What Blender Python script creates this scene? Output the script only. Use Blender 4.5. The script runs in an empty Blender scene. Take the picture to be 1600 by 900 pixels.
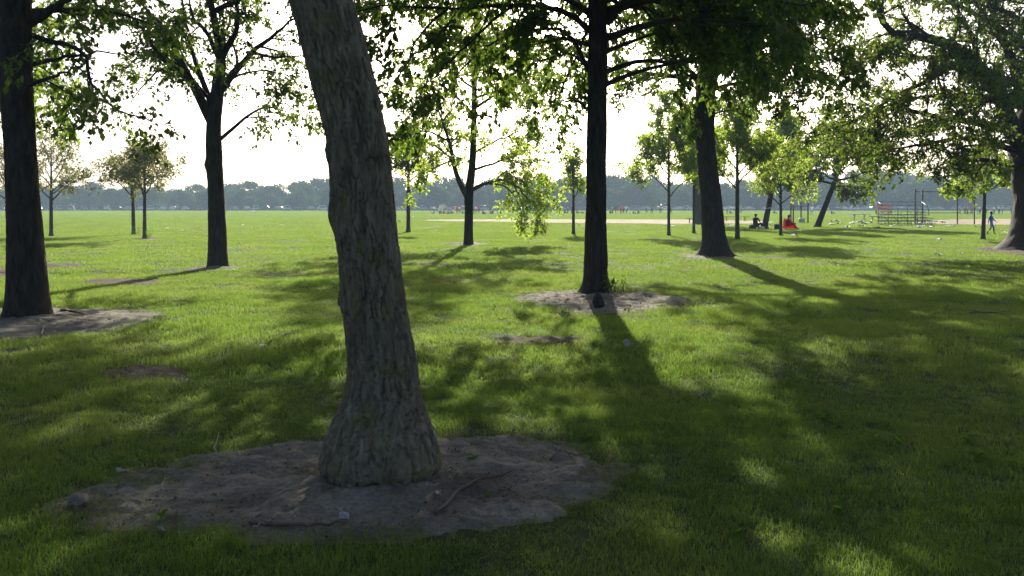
import bpy, bmesh, math, random
import numpy as np
from mathutils import Vector, Matrix

# ------------------------------------------------------------------ camera, sky, sun, exposure
sc = bpy.context.scene
COL = sc.collection
FPX, HOR, EYE = 1500.0, 322.0, 1.6          # focal length in photo pixels, horizon row, eye height
cam_d = bpy.data.cameras.new('camera')
cam_d.sensor_width = 36.0
cam_d.lens = 36.0 * FPX / 1600.0
cam_d.shift_y = -(450 - HOR) / 1600.0
cam_d.clip_start = 0.05
cam_d.clip_end = 5000
cam = bpy.data.objects.new('camera', cam_d)
cam.location = (0, 0, EYE)
cam.rotation_euler = (math.radians(90), 0, 0)
COL.objects.link(cam)
sc.camera = cam

SUN_EL, SUN_AZ = math.radians(23.0), math.radians(2.4)     # azimuth: to the right of +Y
world = bpy.data.worlds.new('World')
sc.world = world
world.use_nodes = True
wn = world.node_tree.nodes
wl = world.node_tree.links
wn.clear()
sky = wn.new('ShaderNodeTexSky')
sky.sky_type = 'NISHITA'
sky.sun_disc = False
sky.sun_elevation = SUN_EL
sky.sun_rotation = SUN_AZ
sky.air_density = 0.5
sky.dust_density = 3.0
sky.ozone_density = 1.0
bg = wn.new('ShaderNodeBackground')
bg.inputs['Strength'].default_value = 0.095
wo = wn.new('ShaderNodeOutputWorld')
wl.new(sky.outputs[0], bg.inputs[0])
wl.new(bg.outputs[0], wo.inputs[0])

sun_d = bpy.data.lights.new('sun', 'SUN')
sun_d.energy = 5.0
sun_d.angle = math.radians(0.55)
sun_d.color = (1.0, 0.93, 0.80)
sun = bpy.data.objects.new('sun', sun_d)
sv = Vector((math.sin(SUN_AZ) * math.cos(SUN_EL), math.cos(SUN_AZ) * math.cos(SUN_EL), math.sin(SUN_EL)))
sun.rotation_euler = sv.to_track_quat('Z', 'Y').to_euler()
sun.location = (0, 0, 60)
COL.objects.link(sun)

sc.view_settings.view_transform = 'Standard'
sc.view_settings.look = 'None'
sc.view_settings.exposure = 1.0
sc.view_settings.gamma = 1.0
sc.view_settings.use_curve_mapping = False
sc.render.engine = 'CYCLES'
sc.cycles.use_denoising = True
sc.cycles.max_bounces = 8
sc.cycles.diffuse_bounces = 3
sc.cycles.transmission_bounces = 4
sc.cycles.volume_bounces = 0
sc.cycles.transparent_max_bounces = 8
sc.cycles.sample_clamp_indirect = 4.0

# ------------------------------------------------------------------ helpers
RNG = np.random.default_rng(7)
random.seed(7)


def P(px, py, Y):
    """A point of the place at distance Y that lies along one photo direction."""
    return np.array([(px - 800) / FPX * Y, Y, EYE - (py - HOR) / FPX * Y])


def GY(py):
    return EYE * FPX / (py - HOR)


def G(px, py):
    Y = GY(py)
    return np.array([(px - 800) / FPX * Y, Y])


def hash01(ix, iy, iz, seed=0):
    h = (ix.astype(np.int64) * 374761393 + iy.astype(np.int64) * 668265263 + iz.astype(np.int64) * 2147483647 + seed * 974634777) & 0xFFFFFFFF
    h = ((h ^ (h >> 13)) * 1274126177) & 0xFFFFFFFF
    h = ((h ^ (h >> 16)) * 2246822519) & 0xFFFFFFFF
    h = h ^ (h >> 15)
    return (h & 0xFFFFFF) / float(0x1000000)


def vnoise(x, y, z=None, seed=0):
    x = np.asarray(x, float); y = np.asarray(y, float)
    z = np.zeros_like(x) if z is None else np.asarray(z, float)
    xi, yi, zi = np.floor(x), np.floor(y), np.floor(z)
    fx, fy, fz = x - xi, y - yi, z - zi
    fx = fx * fx * (3 - 2 * fx); fy = fy * fy * (3 - 2 * fy); fz = fz * fz * (3 - 2 * fz)
    r = 0
    for dx in (0, 1):
        for dy in (0, 1):
            for dz in (0, 1):
                w = (fx if dx else 1 - fx) * (fy if dy else 1 - fy) * (fz if dz else 1 - fz)
                r = r + w * hash01(xi + dx, yi + dy, zi + dz, seed)
    return r * 2 - 1


def fbm(x, y, z=None, seed=0, oct=4):
    a, s, r = 0.5, 1.0, 0
    for o in range(oct):
        r = r + a * vnoise(x * s, y * s, None if z is None else z * s, seed + o)
        a *= 0.5; s *= 2.0
    return r


def worley_u(u, v, per, seed=0):
    """F1,F2 of cellular noise, periodic in u with integer period."""
    ui, vi = np.floor(u), np.floor(v)
    f1 = np.full(u.shape, 9.0); f2 = np.full(u.shape, 9.0)
    for dx in (-1, 0, 1):
        for dy in (-1, 0, 1):
            cu, cv = ui + dx, vi + dy
            cw = np.mod(cu, per)
            jx = hash01(cw, cv, cv * 0, seed); jy = hash01(cw, cv, cv * 0 + 3, seed)
            d = np.hypot(cu + jx - u, cv + jy - v)
            nf1 = np.minimum(f1, d)
            f2 = np.minimum(np.maximum(f1, d), f2)
            f1 = nf1
    return f1, f2


def ground_z(x, y):
    """Gentle lumps of the lawn, fading out with distance."""
    x = np.asarray(x, float); y = np.asarray(y, float)
    f = np.clip((60 - y) / 40, 0, 1)
    return f * (0.035 * vnoise(x / 2.6, y / 1.7, seed=41) + 0.03 * vnoise(x / 6, y / 5, seed=42))


def gz(x, y):
    return float(ground_z(np.array([x]), np.array([y]))[0])


def mesh_np(name, V, F, mats=(), smooth=False, fmat=None):
    """V (n,3); F (m,k) array or a list of such arrays."""
    V = np.asarray(V, np.float32)
    Fs = F if isinstance(F, list) else [F]
    Fs = [np.asarray(f, np.int32) for f in Fs if len(f)]
    me = bpy.data.meshes.new(name)
    me.vertices.add(len(V))
    me.vertices.foreach_set('co', V.ravel())
    loops = np.concatenate([f.ravel() for f in Fs])
    sizes = np.concatenate([np.full(len(f), f.shape[1], np.int32) for f in Fs])
    starts = np.concatenate([[0], np.cumsum(sizes)[:-1]]).astype(np.int32)
    me.loops.add(len(loops))
    me.loops.foreach_set('vertex_index', loops)
    me.polygons.add(len(sizes))
    me.polygons.foreach_set('loop_start', starts)
    me.polygons.foreach_set('loop_total', sizes)
    if fmat is not None:
        me.polygons.foreach_set('material_index', np.asarray(fmat, np.int32))
    me.update(calc_edges=True)
    if smooth:
        me.polygons.foreach_set('use_smooth', np.ones(len(sizes), bool))
    for m in mats:
        me.materials.append(m)
    return me


def link(name, data, parent=None, loc=None, rot=None, scl=None):
    o = bpy.data.objects.new(name, data)
    COL.objects.link(o)
    if parent is not None:
        o.parent = parent
    if loc is not None:
        o.location = loc
    if rot is not None:
        o.rotation_euler = rot
    if scl is not None:
        o.scale = (scl,) * 3 if isinstance(scl, (int, float)) else scl
    return o


def tag(o, label=None, cat=None, group=None, kind=None):
    if label: o['label'] = label
    if cat: o['category'] = cat
    if group: o['group'] = group
    if kind: o['kind'] = kind
    return o


class MB:
    """Collects boxes, tubes and the like into one mesh."""
    def __init__(self):
        self.v, self.f, self.m, self.n = [], [], [], 0

    def add(self, V, F, m=0):
        self.v.append(np.asarray(V, float))
        for f in F:
            self.f.append([i + self.n for i in f]); self.m.append(m)
        self.n += len(V)

    def box(self, c, s, m=0, rz=0.0):
        x, y, z = s[0] / 2, s[1] / 2, s[2] / 2
        V = np.array([(a * x, b * y, d * z) for a in (-1, 1) for b in (-1, 1) for d in (-1, 1)])
        if rz:
            ca, sa = math.cos(rz), math.sin(rz)
            V = V @ np.array([[ca, sa, 0], [-sa, ca, 0], [0, 0, 1]])
        self.add(V + np.array(c), [(0, 1, 3, 2), (4, 6, 7, 5), (0, 4, 5, 1), (2, 3, 7, 6), (0, 2, 6, 4), (1, 5, 7, 3)], m)

    def tube(self, pts, r, sides=6, m=0):
        pts = [Vector(p) for p in pts]
        rs = r if isinstance(r, (list, tuple)) else [r] * len(pts)
        V, F = [], []
        for i, p in enumerate(pts):
            t = (pts[min(i + 1, len(pts) - 1)] - pts[max(i - 1, 0)]).normalized()
            ref = Vector((0, 0, 1)) if abs(t.z) < 0.9 else Vector((1, 0, 0))
            a = t.cross(ref).normalized(); b = t.cross(a)
            for k in range(sides):
                an = 2 * math.pi * k / sides
                V.append(p + (a * math.cos(an) + b * math.sin(an)) * rs[i])
        for i in range(len(pts) - 1):
            for k in range(sides):
                k2 = (k + 1) % sides
                F.append((i * sides + k, i * sides + k2, (i + 1) * sides + k2, (i + 1) * sides + k))
        F.append(tuple(range(sides))[::-1])
        F.append(tuple((len(pts) - 1) * sides + k for k in range(sides)))
        self.add([tuple(v) for v in V], F, m)

    def mesh(self, name, mats, smooth=False):
        me = bpy.data.meshes.new(name)
        me.from_pydata(np.concatenate(self.v).tolist(), [], self.f)
        for m in mats:
            me.materials.append(m)
        me.polygons.foreach_set('material_index', np.array(self.m, np.int32))
        if smooth:
            me.polygons.foreach_set('use_smooth', np.ones(len(self.f), bool))
        me.update()
        return me


# ------------------------------------------------------------------ materials
def new_mat(name):
    m = bpy.data.materials.new(name)
    m.use_nodes = True
    m.node_tree.nodes.clear()
    return m, m.node_tree.nodes, m.node_tree.links


def ramp(n, stops):
    r = n.new('ShaderNodeValToRGB')
    e = r.color_ramp.elements
    while len(e) < len(stops):
        e.new(0.5)
    for i, (p, c) in enumerate(stops):
        e[i].position = p
        e[i].color = (*c, 1) if len(c) == 3 else c
    return r


def noise_node(n, l, scale, detail=4, coord=None, rough=0.55):
    t = n.new('ShaderNodeTexNoise')
    t.inputs['Scale'].default_value = scale
    t.inputs['Detail'].default_value = detail
    t.inputs['Roughness'].default_value = rough
    if coord is not None:
        l.new(coord, t.inputs['Vector'])
    return t


def simple_mat(name, col, rough=0.7, metal=0.0, var=0.15, scale=8.0, spec=0.4):
    m, n, l = new_mat(name)
    b = n.new('ShaderNodeBsdfPrincipled'); o = n.new('ShaderNodeOutputMaterial')
    tc = n.new('ShaderNodeTexCoord')
    t = noise_node(n, l, scale, 4, tc.outputs['Object'])
    r = ramp(n, [(0.3, [c * (1 - var) for c in col]), (0.7, [min(1, c * (1 + var)) for c in col])])
    l.new(t.outputs['Fac'], r.inputs[0])
    l.new(r.outputs[0], b.inputs['Base Color'])
    b.inputs['Roughness'].default_value = rough
    b.inputs['Metallic'].default_value = metal
    b.inputs['Specular IOR Level'].default_value = spec
    l.new(b.outputs[0], o.inputs[0])
    return m


def leaf_mat(name, cols, trans, tmix=0.5, spec=0.35, island=True, rough=0.45, posvar=None):
    """Thin leaf: diffuse and gloss in front, light shining through from behind."""
    m, n, l = new_mat(name)
    o = n.new('ShaderNodeOutputMaterial')
    geo = n.new('ShaderNodeNewGeometry')
    if island:
        fac = geo.outputs['Random Per Island']
    else:
        oi = n.new('ShaderNodeObjectInfo'); fac = oi.outputs['Random']
    k = len(cols)
    ps = [0, .5, .92, .97] if k == 4 else [i / max(1, k - 1) for i in range(k)]
    r1 = ramp(n, list(zip(ps, cols)))
    r2 = ramp(n, list(zip(ps, trans)))
    l.new(fac, r1.inputs[0]); l.new(fac, r2.inputs[0])
    c1, c2 = r1.outputs[0], r2.outputs[0]
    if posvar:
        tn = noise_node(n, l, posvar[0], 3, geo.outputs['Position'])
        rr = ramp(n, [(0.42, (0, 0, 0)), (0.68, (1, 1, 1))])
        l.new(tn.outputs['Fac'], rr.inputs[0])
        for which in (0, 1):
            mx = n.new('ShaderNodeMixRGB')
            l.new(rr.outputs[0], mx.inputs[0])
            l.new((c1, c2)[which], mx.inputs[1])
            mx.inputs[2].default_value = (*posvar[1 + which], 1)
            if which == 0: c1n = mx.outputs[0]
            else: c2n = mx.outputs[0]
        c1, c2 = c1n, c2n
    b = n.new('ShaderNodeBsdfPrincipled')
    b.inputs['Roughness'].default_value = rough
    b.inputs['Specular IOR Level'].default_value = spec
    l.new(c1, b.inputs['Base Color'])
    t = n.new('ShaderNodeBsdfTranslucent')
    l.new(c2, t.inputs['Color'])
    mix = n.new('ShaderNodeMixShader')
    mix.inputs[0].default_value = tmix
    l.new(b.outputs[0], mix.inputs[1]); l.new(t.outputs[0], mix.inputs[2])
    l.new(mix.outputs[0], o.inputs[0])
    return m


def cloth_mat(name, col):
    """Thin cloth that lets some sun through."""
    d = [c * .85 for c in col]
    return leaf_mat(name, [d, col], [d, col], 0.5, 0.05, True, 0.9)


def bark_mat(name, dark, light, moss=None, scale=1.0):
    m, n, l = new_mat(name)
    b = n.new('ShaderNodeBsdfPrincipled'); o = n.new('ShaderNodeOutputMaterial')
    tc = n.new('ShaderNodeTexCoord')
    mp = n.new('ShaderNodeMapping')
    mp.inputs['Scale'].default_value = (1, 1, 0.22)
    l.new(tc.outputs['Object'], mp.inputs[0])
    t1 = noise_node(n, l, 26 * scale, 6, mp.outputs[0], 0.65)
    t2 = noise_node(n, l, 95 * scale, 6, tc.outputs['Object'], 0.8)
    r = ramp(n, [(0.32, dark), (0.55, [(a + c) / 2 for a, c in zip(dark, light)]), (0.75, light)])
    l.new(t1.outputs['Fac'], r.inputs[0])
    col = r.outputs[0]
    if moss:
        t3 = noise_node(n, l, 5.0 * scale, 6, tc.outputs['Object'], 0.72)
        r3 = ramp(n, [(0.53, (0, 0, 0)), (0.64, (0.75, 0.75, 0.75))])
        l.new(t3.outputs['Fac'], r3.inputs[0])
        mx = n.new('ShaderNodeMixRGB')
        l.new(r3.outputs[0], mx.inputs[0]); l.new(col, mx.inputs[1])
        mx.inputs[2].default_value = (*moss[0], 1)
        t4 = noise_node(n, l, 9.0 * scale, 5, mp.outputs[0], 0.7)
        r4 = ramp(n, [(0.60, (0, 0, 0)), (0.72, (0.8, 0.8, 0.8))])
        l.new(t4.outputs['Fac'], r4.inputs[0])
        mx2 = n.new('ShaderNodeMixRGB')
        l.new(r4.outputs[0], mx2.inputs[0]); l.new(mx.outputs[0], mx2.inputs[1])
        mx2.inputs[2].default_value = (*moss[1], 1)
        col = mx2.outputs[0]
    l.new(col, b.inputs['Base Color'])
    b.inputs['Roughness'].default_value = 0.9
    b.inputs['Specular IOR Level'].default_value = 0.2
    bp = n.new('ShaderNodeBump')
    bp.inputs['Strength'].default_value = 0.9
    bp.inputs['Distance'].default_value = 0.012 / scale
    ad = n.new('ShaderNodeMath'); ad.operation = 'MULTIPLY_ADD'
    l.new(t2.outputs['Fac'], ad.inputs[0]); ad.inputs[1].default_value = 0.7
    l.new(t1.outputs['Fac'], ad.inputs[2])
    l.new(ad.outputs[0], bp.inputs['Height'])
    l.new(bp.outputs[0], b.inputs['Normal'])
    l.new(b.outputs[0], o.inputs[0])
    return m


def soil_mat(name, dark, light, scale=1.0):
    m, n, l = new_mat(name)
    b = n.new('ShaderNodeBsdfPrincipled'); o = n.new('ShaderNodeOutputMaterial')
    geo = n.new('ShaderNodeNewGeometry')
    t1 = noise_node(n, l, 1.6 * scale, 6, geo.outputs['Position'], 0.7)
    t2 = noise_node(n, l, 38 * scale, 6, geo.outputs['Position'], 0.75)
    ad = n.new('ShaderNodeMath'); ad.operation = 'MULTIPLY_ADD'
    l.new(t2.outputs['Fac'], ad.inputs[0]); ad.inputs[1].default_value = 0.6
    l.new(t1.outputs['Fac'], ad.inputs[2])
    r = ramp(n, [(0.55, dark), (0.8, [(a + c) / 2 for a, c in zip(dark, light)]), (1.0, light)])
    l.new(ad.outputs[0], r.inputs[0])
    l.new(r.outputs[0], b.inputs['Base Color'])
    b.inputs['Roughness'].default_value = 0.95
    b.inputs['Specular IOR Level'].default_value = 0.15
    bp = n.new('ShaderNodeBump')
    bp.inputs['Strength'].default_value = 0.8
    bp.inputs['Distance'].default_value = 0.02 / scale
    l.new(t2.outputs['Fac'], bp.inputs['Height'])
    l.new(bp.outputs[0], b.inputs['Normal'])
    l.new(b.outputs[0], o.inputs[0])
    return m


M = {}
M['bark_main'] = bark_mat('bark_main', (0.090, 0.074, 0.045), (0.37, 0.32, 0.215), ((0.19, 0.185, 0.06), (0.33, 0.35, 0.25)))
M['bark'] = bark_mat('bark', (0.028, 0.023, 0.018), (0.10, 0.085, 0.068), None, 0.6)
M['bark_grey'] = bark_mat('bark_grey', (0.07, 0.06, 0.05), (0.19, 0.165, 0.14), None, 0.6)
M['twig'] = simple_mat('twig', (0.055, 0.045, 0.035), 0.85, var=0.3, scale=20)
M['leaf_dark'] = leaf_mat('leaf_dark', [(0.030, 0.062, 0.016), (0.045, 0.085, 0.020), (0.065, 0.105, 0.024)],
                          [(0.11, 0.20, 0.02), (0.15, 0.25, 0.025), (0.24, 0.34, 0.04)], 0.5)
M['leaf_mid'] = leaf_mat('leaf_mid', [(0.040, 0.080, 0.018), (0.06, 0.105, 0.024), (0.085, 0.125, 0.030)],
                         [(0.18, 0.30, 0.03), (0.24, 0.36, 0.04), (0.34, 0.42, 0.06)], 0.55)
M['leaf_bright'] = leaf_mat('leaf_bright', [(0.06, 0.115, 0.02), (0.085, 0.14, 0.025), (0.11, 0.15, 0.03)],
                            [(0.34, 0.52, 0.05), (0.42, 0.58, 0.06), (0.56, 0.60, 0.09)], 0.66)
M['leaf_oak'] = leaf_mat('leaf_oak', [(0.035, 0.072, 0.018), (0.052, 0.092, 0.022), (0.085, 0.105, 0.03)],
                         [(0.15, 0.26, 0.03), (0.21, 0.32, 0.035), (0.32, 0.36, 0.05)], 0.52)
M['leaf_dry'] = leaf_mat('leaf_dry', [(0.055, 0.075, 0.028), (0.075, 0.088, 0.034), (0.10, 0.085, 0.04)],
                         [(0.22, 0.27, 0.06), (0.26, 0.29, 0.07), (0.32, 0.25, 0.09)], 0.55)
M['leaf_far'] = leaf_mat('leaf_far', [(0.032, 0.070, 0.020), (0.045, 0.088, 0.024), (0.065, 0.105, 0.028)],
                         [(0.06, 0.12, 0.025), (0.08, 0.14, 0.03), (0.10, 0.17, 0.03)], 0.3, 0.1, rough=0.8)
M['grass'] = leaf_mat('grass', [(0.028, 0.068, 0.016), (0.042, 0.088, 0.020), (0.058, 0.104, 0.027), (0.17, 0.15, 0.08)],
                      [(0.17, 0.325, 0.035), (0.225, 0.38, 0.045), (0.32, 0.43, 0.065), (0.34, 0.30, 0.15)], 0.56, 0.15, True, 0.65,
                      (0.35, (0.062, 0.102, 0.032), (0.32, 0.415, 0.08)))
M['dry_grass'] = leaf_mat('dry_grass', [(0.13, 0.105, 0.06), (0.20, 0.165, 0.10)], [(0.12, 0.095, 0.05), (0.17, 0.135, 0.07)], 0.3, 0.03, rough=.95)
M['weed'] = leaf_mat('weed', [(0.05, 0.11, 0.02), (0.07, 0.14, 0.03)], [(0.16, 0.30, 0.03), (0.22, 0.37, 0.04)], 0.5, 0.05, rough=.9)
M['soil'] = soil_mat('soil', (0.080, 0.071, 0.053), (0.34, 0.305, 0.235))
M['soil_brown'] = soil_mat('soil_brown', (0.055, 0.042, 0.03), (0.16, 0.12, 0.085), 0.7)
M['infield'] = soil_mat('infield', (0.36, 0.29, 0.19), (0.46, 0.38, 0.26), 0.1)
M['earth'] = soil_mat('earth', (0.030, 0.046, 0.016), (0.06, 0.085, 0.028), 0.8)
M['paper'] = simple_mat('paper', (0.78, 0.78, 0.76), 0.8, var=0.06)
M['stone'] = simple_mat('stone', (0.36, 0.34, 0.31), 0.85, var=0.2, scale=30)
M['wood_brown'] = simple_mat('wood_brown', (0.16, 0.085, 0.05), 0.8, var=0.2)
M['stick'] = simple_mat('stick', (0.14, 0.105, 0.075), 0.9, var=0.3, scale=30)
M['stick_pale'] = simple_mat('stick_pale', (0.33, 0.27, 0.20), 0.9, var=0.25, scale=30)
M['alu'] = simple_mat('alu', (0.20, 0.195, 0.18), 0.85, 0.0, 0.1, spec=.1)
M['steel_dark'] = simple_mat('steel_dark', (0.10, 0.10, 0.10), 0.5, 0.5, 0.1)
M['steel'] = simple_mat('steel', (0.24, 0.235, 0.22), 0.85, 0.0, 0.1, spec=.1)
M['cream'] = simple_mat('cream', (0.62, 0.55, 0.36), 0.6)
M['yellow'] = simple_mat('yellow', (0.55, 0.42, 0.12), 0.6)
M['net_red'] = cloth_mat('net_red', (0.62, 0.16, 0.16))
M['white'] = simple_mat('white', (0.8, 0.8, 0.79), 0.6, var=0.05)
M['black'] = simple_mat('black', (0.02, 0.02, 0.022), 0.6)
M['rubber'] = simple_mat('rubber', (0.018, 0.018, 0.018), 0.8)
M['glass_dark'] = simple_mat('glass_dark', (0.03, 0.035, 0.04), 0.08, spec=0.8)
M['skin_dark'] = simple_mat('skin_dark', (0.11, 0.06, 0.04), 0.55)
M['skin_mid'] = simple_mat('skin_mid', (0.32, 0.19, 0.13), 0.55)
M['hair'] = simple_mat('hair', (0.012, 0.010, 0.009), 0.6)
CLOTH = {'red': (0.75, 0.03, 0.035), 'orange': (0.78, 0.14, 0.07), 'white': (0.78, 0.78, 0.77), 'yellow': (0.60, 0.47, 0.06),
         'navy': (0.022, 0.035, 0.085), 'blue': (0.14, 0.22, 0.62), 'pale blue': (0.32, 0.44, 0.66), 'grey': (0.14, 0.16, 0.18),
         'black': (0.02, 0.02, 0.022), 'green': (0.03, 0.25, 0.10), 'pink': (0.6, 0.2, 0.22)}
for k, c in CLOTH.items():
    M['cloth_' + k] = cloth_mat('cloth_' + k.replace(' ', '_'), c)
PAINT = {'white': (0.75, 0.75, 0.75), 'silver': (0.45, 0.46, 0.47), 'black': (0.02, 0.02, 0.022), 'dark blue': (0.03, 0.05, 0.13),
         'red': (0.30, 0.025, 0.025), 'grey': (0.14, 0.15, 0.16)}
for k, c in PAINT.items():
    M['paint_' + k] = simple_mat('paint_' + k.replace(' ', '_'), c, 0.22, 0.15, 0.03, spec=0.6)

# ------------------------------------------------------------------ ground and bare patches
xs = np.unique(np.concatenate([np.linspace(-16, 16, 129), np.sign(np.linspace(-1, 1, 81)) * (16 + 1500 * np.abs(np.linspace(-1, 1, 81)) ** 3)]))
ys = np.unique(np.concatenate([np.linspace(-6, 30, 145), np.linspace(30, 62, 41), 62 + 1500 * np.linspace(0, 1, 40) ** 3, -6 - 300 * np.linspace(0, 1, 12) ** 2]))
gx, gy = np.meshgrid(xs, ys)
gv = np.stack([gx.ravel(), gy.ravel(), ground_z(gx.ravel(), gy.ravel())], 1)
nx_, ny_ = len(xs), len(ys)
ii = (np.arange(ny_ - 1)[:, None] * nx_ + np.arange(nx_ - 1)[None]).ravel()
ground = link('ground', mesh_np('ground', gv, np.stack([ii, ii + 1, ii + nx_ + 1, ii + nx_], 1), [M['earth']], True))
tag(ground, kind='structure')


def in_poly(x, y, poly):
    r = np.zeros(len(x), bool)
    n = len(poly)
    for i in range(n):
        x1, y1 = poly[i]; x2, y2 = poly[(i + 1) % n]
        c = ((y1 > y) != (y2 > y)) & (x < (x2 - x1) * (y - y1) / ((y2 - y1) if y2 != y1 else 1e-9) + x1)
        r ^= c
    return r


def smooth_poly(pts, it=3):
    p = np.array(pts, float)
    for _ in range(it):
        q = np.roll(p, -1, 0)
        p = np.stack([0.75 * p + 0.25 * q, 0.25 * p + 0.75 * q], 1).reshape(-1, 2)
    return p


POLAR = []
BARE = []        # (polygon, share of grass left)


def bare_patch(name, px_pts, mat, rings=20, mound=0.0, centre=None, rough=0.012, keep=0.0, lift=0.014, wob=0.06, res=140):
    poly = smooth_poly([G(*p) for p in px_pts])
    poly = poly.mean(0) + (poly - poly.mean(0)) * 1.05
    c = np.array(centre if centre is not None else poly.mean(0))
    # resample by angle around the centre
    d = poly - c
    ang = np.arctan2(d[:, 1], d[:, 0]); o = np.argsort(ang)
    aa = np.linspace(-math.pi, math.pi, res, endpoint=False)
    rr = np.interp(aa, ang[o], np.hypot(d[:, 0], d[:, 1])[o], period=2 * math.pi)
    rr = rr * (1 + wob * vnoise(np.cos(aa) * 5 + 9, np.sin(aa) * 5, seed=3) + wob * 0.6 * vnoise(np.cos(aa) * 14, np.sin(aa) * 14 + 4, seed=5) + wob * .4 * vnoise(np.cos(aa) * 31, np.sin(aa) * 31 + 4, seed=6))
    edge = np.stack([c[0] + rr * np.cos(aa), c[1] + rr * np.sin(aa)], 1)
    BARE.append((edge, keep)); POLAR.append((c, aa, rr))
    t = np.linspace(0.0, 1.0, rings + 1)[1:]
    X = np.concatenate([[c[0]], (c[0] + t[:, None] * (rr * np.cos(aa))[None]).ravel()])
    Y = np.concatenate([[c[1]], (c[1] + t[:, None] * (rr * np.sin(aa))[None]).ravel()])
    tt = np.concatenate([[0], np.repeat(t, res)])
    Z = ground_z(X, Y) + lift + mound * np.exp(-(tt * 3.2) ** 2)
    fall = np.clip((1 - tt) * 8, 0, 1)
    Z = Z + fall * rough * (fbm(X * 5, Y * 5, seed=11) + 0.6 * fbm(X * 17, Y * 17, seed=12)) * 2
    Z = Z - np.clip((tt - .86) / .14, 0, 1) ** 1.5 * (lift + .012)
    V = np.stack([X, Y, Z], 1)
    k = np.arange(res); k2 = (k + 1) % res
    tri = np.stack([np.zeros(res, int), 1 + k, 1 + k2], 1)
    q = [np.stack([1 + r * res + k, 1 + (r + 1) * res + k, 1 + (r + 1) * res + k2, 1 + r * res + k2], 1) for r in range(rings - 1)]
    ob = link(name, mesh_np(name, V, [tri] + q, [mat], True))
    return tag(ob, kind='structure')


MAINY = 5.65
main_c = ((595 - 800) / FPX * MAINY, MAINY)
b = bare_patch('soil_bed', [(78, 788), (180, 735), (330, 700), (500, 688), (660, 690), (850, 686), (985, 728), (925, 782), (830, 822), (700, 845), (560, 850), (330, 838), (110, 815)],
               M['soil'], 90, 0.05, None, 0.017, res=360)
tag(b, 'grey bare soil ring around the large leaning foreground trunk')
tag(bare_patch('soil_bed', [(795, 463), (850, 455), (925, 453), (1005, 457), (1080, 470), (1050, 481), (980, 489), (900, 487), (830, 476)], M['soil'], 40, 0.06, G(940, 468), 0.02, res=200),
    'grey soil ring around the dark straight trunk at centre right')
tag(bare_patch('soil_bed', [(-160, 503), (-20, 481), (100, 482), (200, 483), (266, 491), (240, 506), (120, 526), (0, 535), (-150, 540)], M['soil'], 40, 0.06, G(40, 500), 0.02, res=200),
    'bare soil ring around the thick dark trunk at the left edge')
tag(bare_patch('soil_bed', [(284, 417.5), (340, 413), (392, 416.5), (370, 421.5), (300, 422)], M['soil'], 12, 0.06, None, 0.02), 'small soil ring under the forked dark tree')
tag(bare_patch('soil_bed', [(1042, 398), (1118, 394), (1168, 400), (1140, 405), (1080, 403.5)], M['soil'], 12, 0.08, None, 0.02), 'soil ring at the flared base of the wide right-hand trunk')
tag(bare_patch('soil_bed', [(680, 381), (732, 378.6), (775, 381), (745, 384.6), (700, 383.6)], M['soil'], 12, 0.05, None, 0.02), 'thin soil ring under the tree with drooping low branch')
tag(bare_patch('soil_bed', [(204, 373), (226, 371), (252, 373), (230, 375.6)], M['soil'], 8, 0.05, None, 0.02), 'soil ring under the twin young brownish trees')
tag(bare_patch('soil_bed', [(1515, 388), (1590, 382), (1700, 388), (1690, 399), (1600, 398), (1540, 394)], M['soil_brown'], 12, 0.08, None, 0.02, keep=0.15), 'brown soil at the roots of the spreading tree')
tag(bare_patch('worn_patch', [(58, 414.5), (100, 412.5), (136, 414.5), (110, 418), (70, 418)], M['soil_brown'], 8, 0, None, 0.01, keep=0.12), 'thin worn brown strip right of the left trunk')
tag(bare_patch('worn_patch', [(112, 438), (190, 433.5), (266, 437), (240, 444), (150, 444)], M['soil_brown'], 10, 0, None, 0.01, keep=0.15), 'larger worn brown patch in the grass before the forked tree')
tag(bare_patch('worn_patch', [(-40, 424), (10, 419), (24, 428), (-20, 436)], M['soil_brown'], 8, 0, None, 0.01, keep=0.2), 'worn brown patch cut by the left picture edge')
tag(bare_patch('worn_patch', [(140, 586), (220, 572), (296, 580), (270, 597), (180, 600)], M['soil_brown'], 14, 0, None, 0.012, keep=0.22), 'dark thin grass hollow in front of the left trunk')
tag(bare_patch('worn_patch', [(745, 533), (830, 525), (925, 530), (900, 540), (800, 541)], M['soil_brown'], 14, 0, None, 0.012, keep=0.6), 'thin worn patch in front of the centre right soil ring')
tag(bare_patch('infield', [(640, 344), (720, 342.6), (900, 342.8), (1100, 343.2), (1205, 345.5), (1195, 349.5), (1100, 350), (1000, 349.5), (880, 348.5), (800, 347), (700, 345.6)],
               M['infield'], 10, 0, None, 0.0, lift=0.03, wob=0.03), 'tan bare infield strip crossing the middle of the far lawn')
tag(bare_patch('infield', [(1435, 346), (1480, 342.8), (1560, 342), (1700, 342.5), (1700, 351), (1560, 351.5), (1480, 351), (1440, 349)],
               M['infield'], 10, 0, None, 0.0, lift=0.03, wob=0.03), 'tan bare infield behind the bleacher and backstop fence')
# the ground sinks a little under each bare patch so that only the soil shows there
gl = np.zeros(len(gv), bool)
for poly, share in BARE:
    c_ = poly.mean(0)
    gl |= in_poly(gv[:, 0], gv[:, 1], c_ + (poly - c_) * .86)
gv[gl, 2] -= .04
ground.data.vertices.foreach_set('co', gv.astype(np.float32).ravel())
ground.data.update()

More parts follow.
